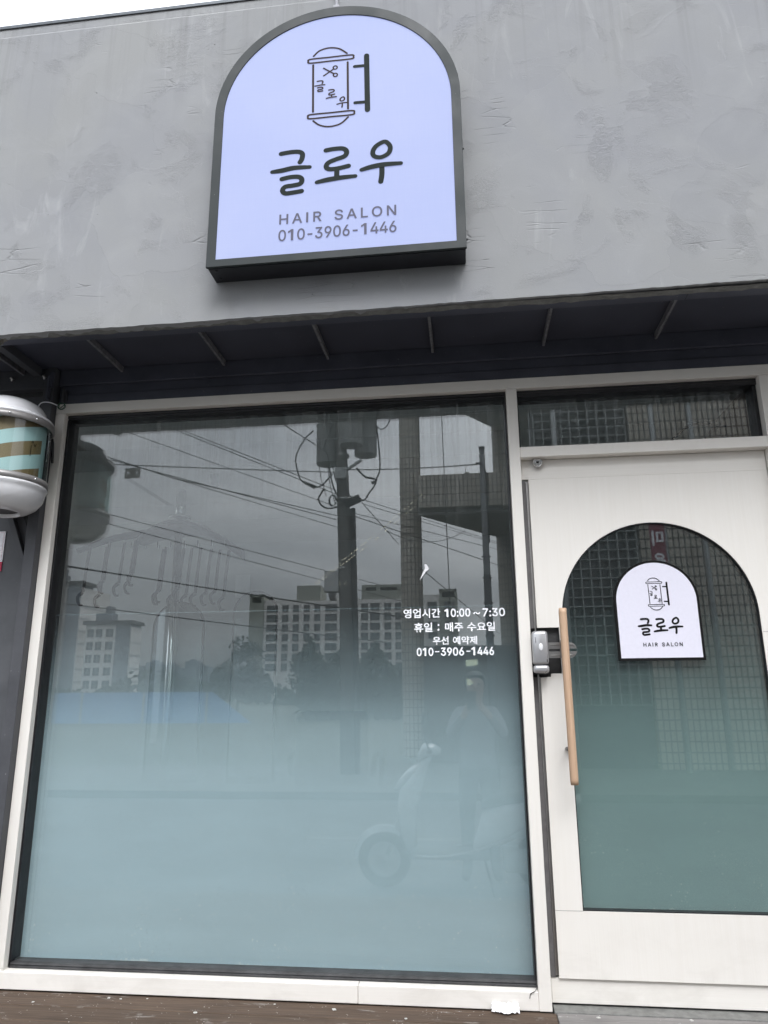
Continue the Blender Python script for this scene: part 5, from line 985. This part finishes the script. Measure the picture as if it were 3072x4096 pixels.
MAT['aptw'] = simple('apartment_cream', (.82, .79, .76), .8, var=.06, scale=.1); MAT['apto'] = simple('apartment_olive', (.34, .35, .30), .8, var=.08, scale=.1); MAT['aptg'] = simple('apartment_slate', (.20, .22, .25), .8, var=.08, scale=.1); MAT['aptr'] = simple('apartment_roof', (.085, .082, .08), .8)
MAT['aptglass'] = simple('apartment_window', (.030, .038, .042), .15, var=.3, scale=.3); MAT['aptfr'] = simple('window_frame', (.35, .36, .36), .5)
wcache = {}
def windows(par, cols, zs, y, dh):
    for x0, x1 in cols:
        key = round(x1-x0, 1), dh
        if key not in wcache:
            wd = x1-x0; me = []
            b = B((-wd/2, wd/2, -.02, .10, 0, dh)); b.normal_update(); m_ = bpy.data.meshes.new('window'); b.to_mesh(m_); b.free(); m_.materials.append(MAT['aptglass'])
            b = B((-wd/2-.08, wd/2+.08, -.02, .16, -.08, -.001), (-.05, .05, .101, .14, 0, dh), (-wd/2, wd/2, .101, .15, dh*.30, dh*.36)); f_ = bpy.data.meshes.new('frame'); b.to_mesh(f_); b.free(); f_.materials.append(MAT['aptfr'])
            wcache[key] = (m_, f_)
        for z in zs:
            m_, f_ = wcache[key]
            o = bpy.data.objects.new('window', m_); C.objects.link(o); o.parent = par
            o.location = Vector(((x0+x1)/2, y, z))-par.location
            f2 = bpy.data.objects.new('frame', f_); C.objects.link(f2); f2.parent = o
t = thing('apartment_block', 'long cream apartment block with olive end towers, behind the reflected pole', 'building', (-31, -205, G))
FY = -199.84
zs = [24.9-2.78*k for k in range(8)]
link('wall', B((-57.3, -6.2, FY-14, FY, G, 28.0)), MAT['aptw'], t); link('end_tower', B((-61.5, -57.35, FY-14, FY+.6, G, 27.6), (-61.5, -60.9, FY-14, FY+.6, 27.61, 30.1), (-57.95, -57.35, FY-14, FY+.6, 27.61, 30.1), (-61.5, -57.35, FY-14, FY+.6, 29.4, 30.11)), MAT['apto'], t)
link('end_tower', B((-6.15, -1.2, FY-14, FY+.6, G, 28.0), (-6.15, -5.4, FY-14, FY+.6, 28.01, 30.4), (-1.9, -1.2, FY-14, FY+.6, 28.01, 30.4), (-6.15, -1.2, FY-14, FY+.6, 29.7, 30.41)), MAT['apto'], t)
link('roof_box', B((-47.9, -40.8, FY-10, FY-1, 28.01, 32.6)), MAT['apto'], t); link('roof_box', B((-38, -34.5, FY-10, FY-.5, 28.01, 31)), MAT['aptw'], t)
link('upper_storey', B((-28.6, -17, FY-10, FY-.8, 28.01, 30.6), (-28.6, -17, FY-10, FY-.8, 31.6, 32.3), (-28.6, -27.5, FY-10, FY-.8, 30.61, 31.59), (-24.4, -23.2, FY-10, FY-.8, 30.61, 31.59), (-18.2, -17, FY-10, FY-.8, 30.61, 31.59)), MAT['apto'], t)
link('parapet', B((-57.3, -48, FY-.3, FY-.01, 28.01, 28.5), (-34, -29, FY-.3, FY-.01, 28.01, 28.5), (-16.8, -6.3, FY-.3, FY-.01, 28.01, 28.9)), MAT['aptw'], t)
windows(t, [(-60.9, -60.2), (-59.5, -58.1), (-56.4, -53.2), (-51.8, -50.0), (-48.6, -46.9), (-45.4, -43.7), (-42.3, -40.6), (-39.1, -35.7), (-32.5, -30.6), (-28.6, -26.7), (-26.0, -23.3), (-21.9, -20.0), (-18.8, -17.2)], zs[:7], FY+.02, 1.95)
windows(t, [(-9.5, -6.9)], zs[:4], FY+.02, 1.95); windows(t, [(-4.7, -3.2), (-2.6, -2.0)], zs[:3], FY+.62, 1.95)
for (x1, zt, yy, dp, lb) in ((-85.5, 26.3, -149.84, 13, 'tall pale tower block at the far left with a slate stripe and roof canopy'), (-72.5, 17.0, -149.0, 5, 'lower pale tower block right of the tall one, slate stripe and dark roof')):
    t = thing('apartment_block', lb, 'building', (x1-8, yy-6, G)); x0 = x1-10.8
    link('wall', B((x0, x1-3.6, yy-5, yy, G, zt)), MAT['aptw'], t); link('slate_panel', B((x1-3.59, x1-.25, yy-5, yy+.3, G, zt)), MAT['aptg'], t)
    link('side_wall', B((x1-.249, x1, yy-dp, yy+.1, G, zt-.6)), MAT['aptw'], t); link('side_stripe', B(*[(x1+.001, x1+.03, yy-dp, yy+.1, 1.5+2.8*k, 2.0+2.8*k) for k in range(int((zt-3)/2.8))]), MAT['can'], t)
    link('roof', B((x0-.5, x1+.5, yy-5.5, yy+.8, zt+.01, zt+.25), (x0-.5, x1+.3, yy-5.5, yy+.7, zt+.26, zt+.8)), MAT['aptr'], t); link('roof_box', B((x0+1, x1-6, yy-4.8, yy-2, zt+.81, zt+2.8), (x0+3, x1-6.5, yy-4.5, yy-2.5, zt+2.81, zt+4.4)), MAT['aptg'], t)
    windows(t, [(x0+.5, x0+1.9), (x0+2.5, x0+3.9), (x0+4.9, x0+6.5)], [zt-2.7-2.8*k for k in range(int((zt-2)/2.8))], yy+.02, 1.7)
R_ = random.Random(11)
for k, (x, hh) in enumerate(((-236, 22), (-226, 26), (-214, 24), (-205, 20), (-197, 26), (-188, 22), (-179, 17), (-168, 16), (-158, 17), (-150, 14), (-260, 24), (-275, 19))):
    t = thing('distant_block', 'small hazy grey block on the far skyline between the towers', 'building', (x, -500, G), 'blocks on the far skyline')
    link('wall', B((x-R_.uniform(3, 5), x+R_.uniform(3, 5), -510, -499, G, hh)), MAT['aptg'], t); link('roof_box', B((x-1.5, x+1.2, -508, -501, hh+.01, hh+1.6)), MAT['aptg'], t)

# scooter parked on the pavement, front to the left
MAT['scoot'] = simple('scooter_white', (.60, .62, .64), .25, var=.04, coat=.5); MAT['seatv'] = simple('seat_vinyl', (.02, .02, .022), .5); MAT['lens'] = simple('lamp_lens', (.55, .58, .60), .08); MAT['tyre'] = simple('tyre_rubber', (.015, .015, .015), .8)
t = thing('scooter', 'pale scooter with two round mirrors parked by the deck', 'scooter', (1.75, -3.22, G)); SYc = -3.22
def wheel(cx):
    b = bmesh.new(); lathe(b, [(.135, -.045), (.185, -.052), (.212, -.035), (.220, 0), (.212, .035), (.185, .052), (.135, .045)], 0, 0, 36)
    bmesh.ops.transform(b, matrix=Matrix.Translation((cx, SYc, G+.22-.008)) @ Matrix.Rotation(PI/2, 4, 'X'), verts=b.verts); wl = link('wheel', b, MAT['tyre'], t, True)
    b = bmesh.new(); lathe(b, [(.0, -.03), (.03, -.035), (.04, -.02), (.12, -.02), (.136, -.04), (.136, .04), (.12, .02), (.04, .02), (.03, .035), (0, .03)], 0, 0, 30)
    bmesh.ops.transform(b, matrix=Matrix.Translation((cx, SYc, G+.212)) @ Matrix.Rotation(PI/2, 4, 'X'), verts=b.verts); link('rim', b, MAT['brushed'], wl, True)
wheel(1.13); wheel(2.42)
def fender(cx, a0, a1, r, wd, nm):
    b = bmesh.new(); prev = None
    for k in range(17):
        a = a0+(a1-a0)*k/16; ring = []
        for j in range(7):
            q = (j/6-.5)*2; rr = r-.05*q*q; ww = wd*(.35+.65*math.sin(PI*(.15+.8*k/16)))
            ring.append(b.verts.new((cx+rr*math.cos(a), SYc+q*ww, G+.212+rr*math.sin(a))))
        if prev:
            for j in range(6): b.faces.new((prev[j], prev[j+1], ring[j+1], ring[j]))
        prev = ring
    bmesh.ops.solidify(b, geom=b.faces[:], thickness=.006); link(nm, b, MAT['scoot'], t, True)
fender(1.13, PI*.99, PI*.30, .265, .075, 'front_fender'); fender(2.42, PI*.75, PI*.08, .28, .07, 'rear_fender')
b = bmesh.new(); loft(b, [((1.36, SYc, -.10), (.045, 0, .02), (0, .11, 0)), ((1.33, SYc, .05), (.07, 0, .02), (0, .17, 0)), ((1.33, SYc, .22), (.09, 0, .03), (0, .20, 0)), ((1.37, SYc, .38), (.11, 0, .03), (0, .19, 0)), ((1.44, SYc, .52), (.08, 0, .03), (0, .14, 0)), ((1.50, SYc, .60), (.05, 0, .02), (0, .09, 0))]); link('front_shield', b, MAT['scoot'], t, True)
b = bmesh.new(); loft(b, [((1.22, SYc, .36), (0, .03, 0), (.01, 0, .02)), ((1.26, SYc, .40), (0, .11, 0), (.02, 0, .06)), ((1.34, SYc, .45), (0, .14, 0), (.02, 0, .085)), ((1.44, SYc, .49), (0, .12, 0), (0, 0, .07))]); link('headlight', b, MAT['lens'], t, True)
b = bmesh.new(); loft(b, [((1.42, SYc, .60), (0, .06, 0), (.0, 0, .04)), ((1.47, SYc, .66), (0, .14, 0), (0, 0, .06)), ((1.56, SYc, .67), (0, .13, 0), (0, 0, .045)), ((1.62, SYc, .65), (0, .07, 0), (0, 0, .03))]); link('handlebar_cover', b, MAT['scoot'], t, True)
b = T([(1.55, SYc-.36, .68), (1.52, SYc-.15, .66), (1.52, SYc+.15, .66), (1.55, SYc+.36, .68)], .016, 10, smooth_n=4); link('handlebar', b, MAT['black_plastic'], t, True)
b = T([(1.40, SYc, .40), (1.14, SYc, -.19)], .028, 10); tube(b, [(1.14, SYc-.07, -.19), (1.14, SYc+.07, -.19)], .02); link('fork', b, MAT['brushed'], t, True)
for s in (-1, 1):
    mr = link('mirror', T([(1.53, SYc+s*.22, .68), (1.50, SYc+s*.28, .80), (1.50, SYc+s*.31, .90)], .008, 8, smooth_n=4), MAT['black_plastic'], t, True)
    b = bmesh.new(); bmesh.ops.create_uvsphere(b, u_segments=18, v_segments=12, radius=1)
    for v in b.verts: v.co = Vector((1.50+v.co.x*.020, SYc+s*.315+v.co.y*.065, .935+v.co.z*.050))
    link('mirror_shell', b, MAT['black_plastic'], mr, True)
link('floorboard', B((1.36, 2.0, SYc-.16, SYc+.16, -.165, -.115), bev=.015), MAT['gasket2'], t)
b = bmesh.new(); loft(b, [((1.86, SYc, -.09), (0, .13, 0), (0, 0, .04)), ((1.95, SYc, .04), (0, .17, 0), (0, 0, .15)), ((2.12, SYc, .11), (0, .19, 0), (0, 0, .17)), ((2.35, SYc, .17), (0, .19, 0), (0, 0, .13)), ((2.58, SYc, .24), (0, .14, 0), (0, 0, .09)), ((2.74, SYc, .29), (0, .06, 0), (0, 0, .035))]); link('rear_body', b, MAT['scoot'], t, True)
b = bmesh.new(); loft(b, [((1.94, SYc, .235), (0, .09, 0), (0, 0, .02)), ((2.02, SYc, .26), (0, .14, 0), (0, 0, .045)), ((2.22, SYc, .29), (0, .15, 0), (0, 0, .05)), ((2.42, SYc, .335), (0, .15, 0), (0, 0, .05)), ((2.62, SYc, .36), (0, .12, 0), (0, 0, .04)), ((2.68, SYc, .355), (0, .05, 0), (0, 0, .015))]); link('seat', b, MAT['seatv'], t, True)
for s in (-1, 1): link('chrome_trim', T([(1.40, SYc+s*.165, -.13), (1.60, SYc+s*.168, -.138), (1.86, SYc+s*.175, -.09), (2.10, SYc+s*.195, .0), (2.26, SYc+s*.195, .09), (2.5, SYc+s*.17, .17)], .006, 6, smooth_n=5), MAT['chrome'], t, True)
link('engine', B((2.10, 2.44, SYc-.12, SYc+.10, -.27, -.09), bev=.03), MAT['can'], t, True); link('side_stand', T([(1.95, SYc+.13, -.15), (2.02, SYc+.24, G-.001)], .011), MAT['black_plastic'], t)

# the person taking the picture, phone held up in both hands
t = thing('person', 'person in pale grey top and grey trousers behind the scooter, holding a phone', 'person', (1.93, -3.56, G))
PX, PYb = 1.93, -3.56
jt = []; ed = []; rad = []
def J(p, r, par=None):
    jt.append(Vector(p)); rad.append(r)
    if par is not None: ed.append((par, len(jt)-1))
    return len(jt)-1
pel = J((PX, PYb, .50), .145); wst = J((PX, PYb, .66), .130, pel); ch = J((PX, PYb+.01, .84), .150, wst); nb = J((PX, PYb, 1.00), .075, ch); nk = J((PX, PYb+.02, 1.06), .056, nb); hd0 = J((PX, PYb+.045, 1.13), .078, nk); hd = J((PX, PYb+.045, 1.21), .092, hd0); ht = J((PX, PYb+.035, 1.275), .068, hd)
for s in (-1, 1):
    hip = J((PX+s*.09, PYb, .46), .105, pel); kn = J((PX+s*.11, PYb+.015, .06), .068, hip); an = J((PX+s*.12, PYb-.01, G+.09), .044, kn); ft = J((PX+s*.13, PYb+.05, G+.045), .042, an); J((PX+s*.14, PYb+.16, G+.032), .034, ft)
    sh = J((PX+s*.165, PYb, .955), .068, ch); el = J((PX+s*.235, PYb+.19, .775), .048, sh); wr = J((PX+s*.10-.0, PYb+.43, .955), .030, el)
    pm = J((PX+s*.062-.012, PYb+.485, 1.005), .031, wr)
    for q in range(4):
        f0 = J((PX+s*(.052)-.014, PYb+.497-.004*q, 1.022+.019*(q-1.4)), .0105, pm); f1 = J((PX+s*.044-.016, PYb+.522, 1.030+.020*(q-1.4)), .0090, f0); J((PX+s*(.026-.003*q)-.018, PYb+.524, 1.032+.020*(q-1.4)), .0078, f1)
    th0 = J((PX+s*.050-.014, PYb+.475, 1.035), .0125, pm); J((PX+s*.026-.018, PYb+.490, 1.052), .0100, th0)
me = bpy.data.meshes.new('figure'); me.from_pydata(jt, ed, []); o = bpy.data.objects.new('figure', me); C.objects.link(o)
sk = o.modifiers.new('skin', 'SKIN'); sk.use_smooth_shade = True
for k, r in enumerate(rad): me.skin_vertices[0].data[k].radius = (r, r)
me.skin_vertices[0].data[0].use_root = True
ss = o.modifiers.new('sub', 'SUBSURF'); ss.levels = 2; ss.render_levels = 2
dg = bpy.context.evaluated_depsgraph_get(); dg.update(); fig = bpy.data.meshes.new_from_object(o.evaluated_get(dg)); bpy.data.objects.remove(o)
for mt in (simple('pale_grey_top', (.20, .205, .23), .9, var=.1), simple('grey_trousers', (.10, .105, .12), .9, var=.1), simple('skin_tone', (.50, .33, .25), .55, var=.05), simple('dark_shoes', (.03, .03, .03), .6)): fig.materials.append(mt)
for p in fig.polygons:
    c_ = p.center; p.use_smooth = True
    p.material_index = 2 if (c_.z > 1.035 and c_.y < PYb+.2) or c_.y > PYb+.425 else 3 if c_.z < G+.085 else 1 if c_.z < .50 else 0
o = bpy.data.objects.new('body', fig); C.objects.link(o); o.parent = t; o.matrix_parent_inverse = Matrix.Translation(-t.location)
b = bmesh.new(); bmesh.ops.create_uvsphere(b, u_segments=24, v_segments=16, radius=1)
for v in b.verts: v.co = Vector((PX+v.co.x*.104, PYb+.028+v.co.y*.108, 1.232+v.co.z*.098))
bmesh.ops.delete(b, geom=[v for v in b.verts if v.co.y > PYb+.085 and v.co.z < 1.27 or v.co.z < 1.14], context='VERTS'); link('hair', b, simple('black_hair', (.012, .010, .009), .5), t, True)
b = bmesh.new(); loft(b, [((PX, PYb+.133, 1.215), (.010, 0, 0), (0, .006, 0)), ((PX, PYb+.145, 1.19), (.013, 0, 0), (0, .012, 0)), ((PX, PYb+.147, 1.173), (.017, 0, 0), (0, .014, 0)), ((PX, PYb+.134, 1.164), (.010, 0, 0), (0, .006, 0))], 10); link('nose', b, fig.materials[2], t, True)
for s in (-1, 1):
    b = bmesh.new(); bmesh.ops.create_uvsphere(b, u_segments=10, v_segments=8, radius=.011); bmesh.ops.translate(b, verts=b.verts, vec=(PX+s*.033, PYb+.128, 1.212)); link('eye', b, MAT['ink'], t, True)
b = T([(PX-.024, PYb+.134, 1.140), (PX, PYb+.139, 1.138), (PX+.024, PYb+.134, 1.140)], .005, 6); link('mouth', b, simple('lips', (.35, .15, .13), .5), t, True)
t = thing('phone', 'dark phone held upright between the hands of the person', 'phone', tuple(CAM-fwd*.03))
b = bmesh.new(); box(b, -.0375, .0375, -.118, .035, -.008, 0, bev=.0035)
bmesh.ops.transform(b, matrix=Matrix.Translation(CAM-fwd*.018) @ Matrix(((rx.x, uy.x, -fwd.x), (rx.y, uy.y, -fwd.y), (rx.z, uy.z, -fwd.z))).to_4x4(), verts=b.verts); link('shell', b, MAT['black_plastic'], t)
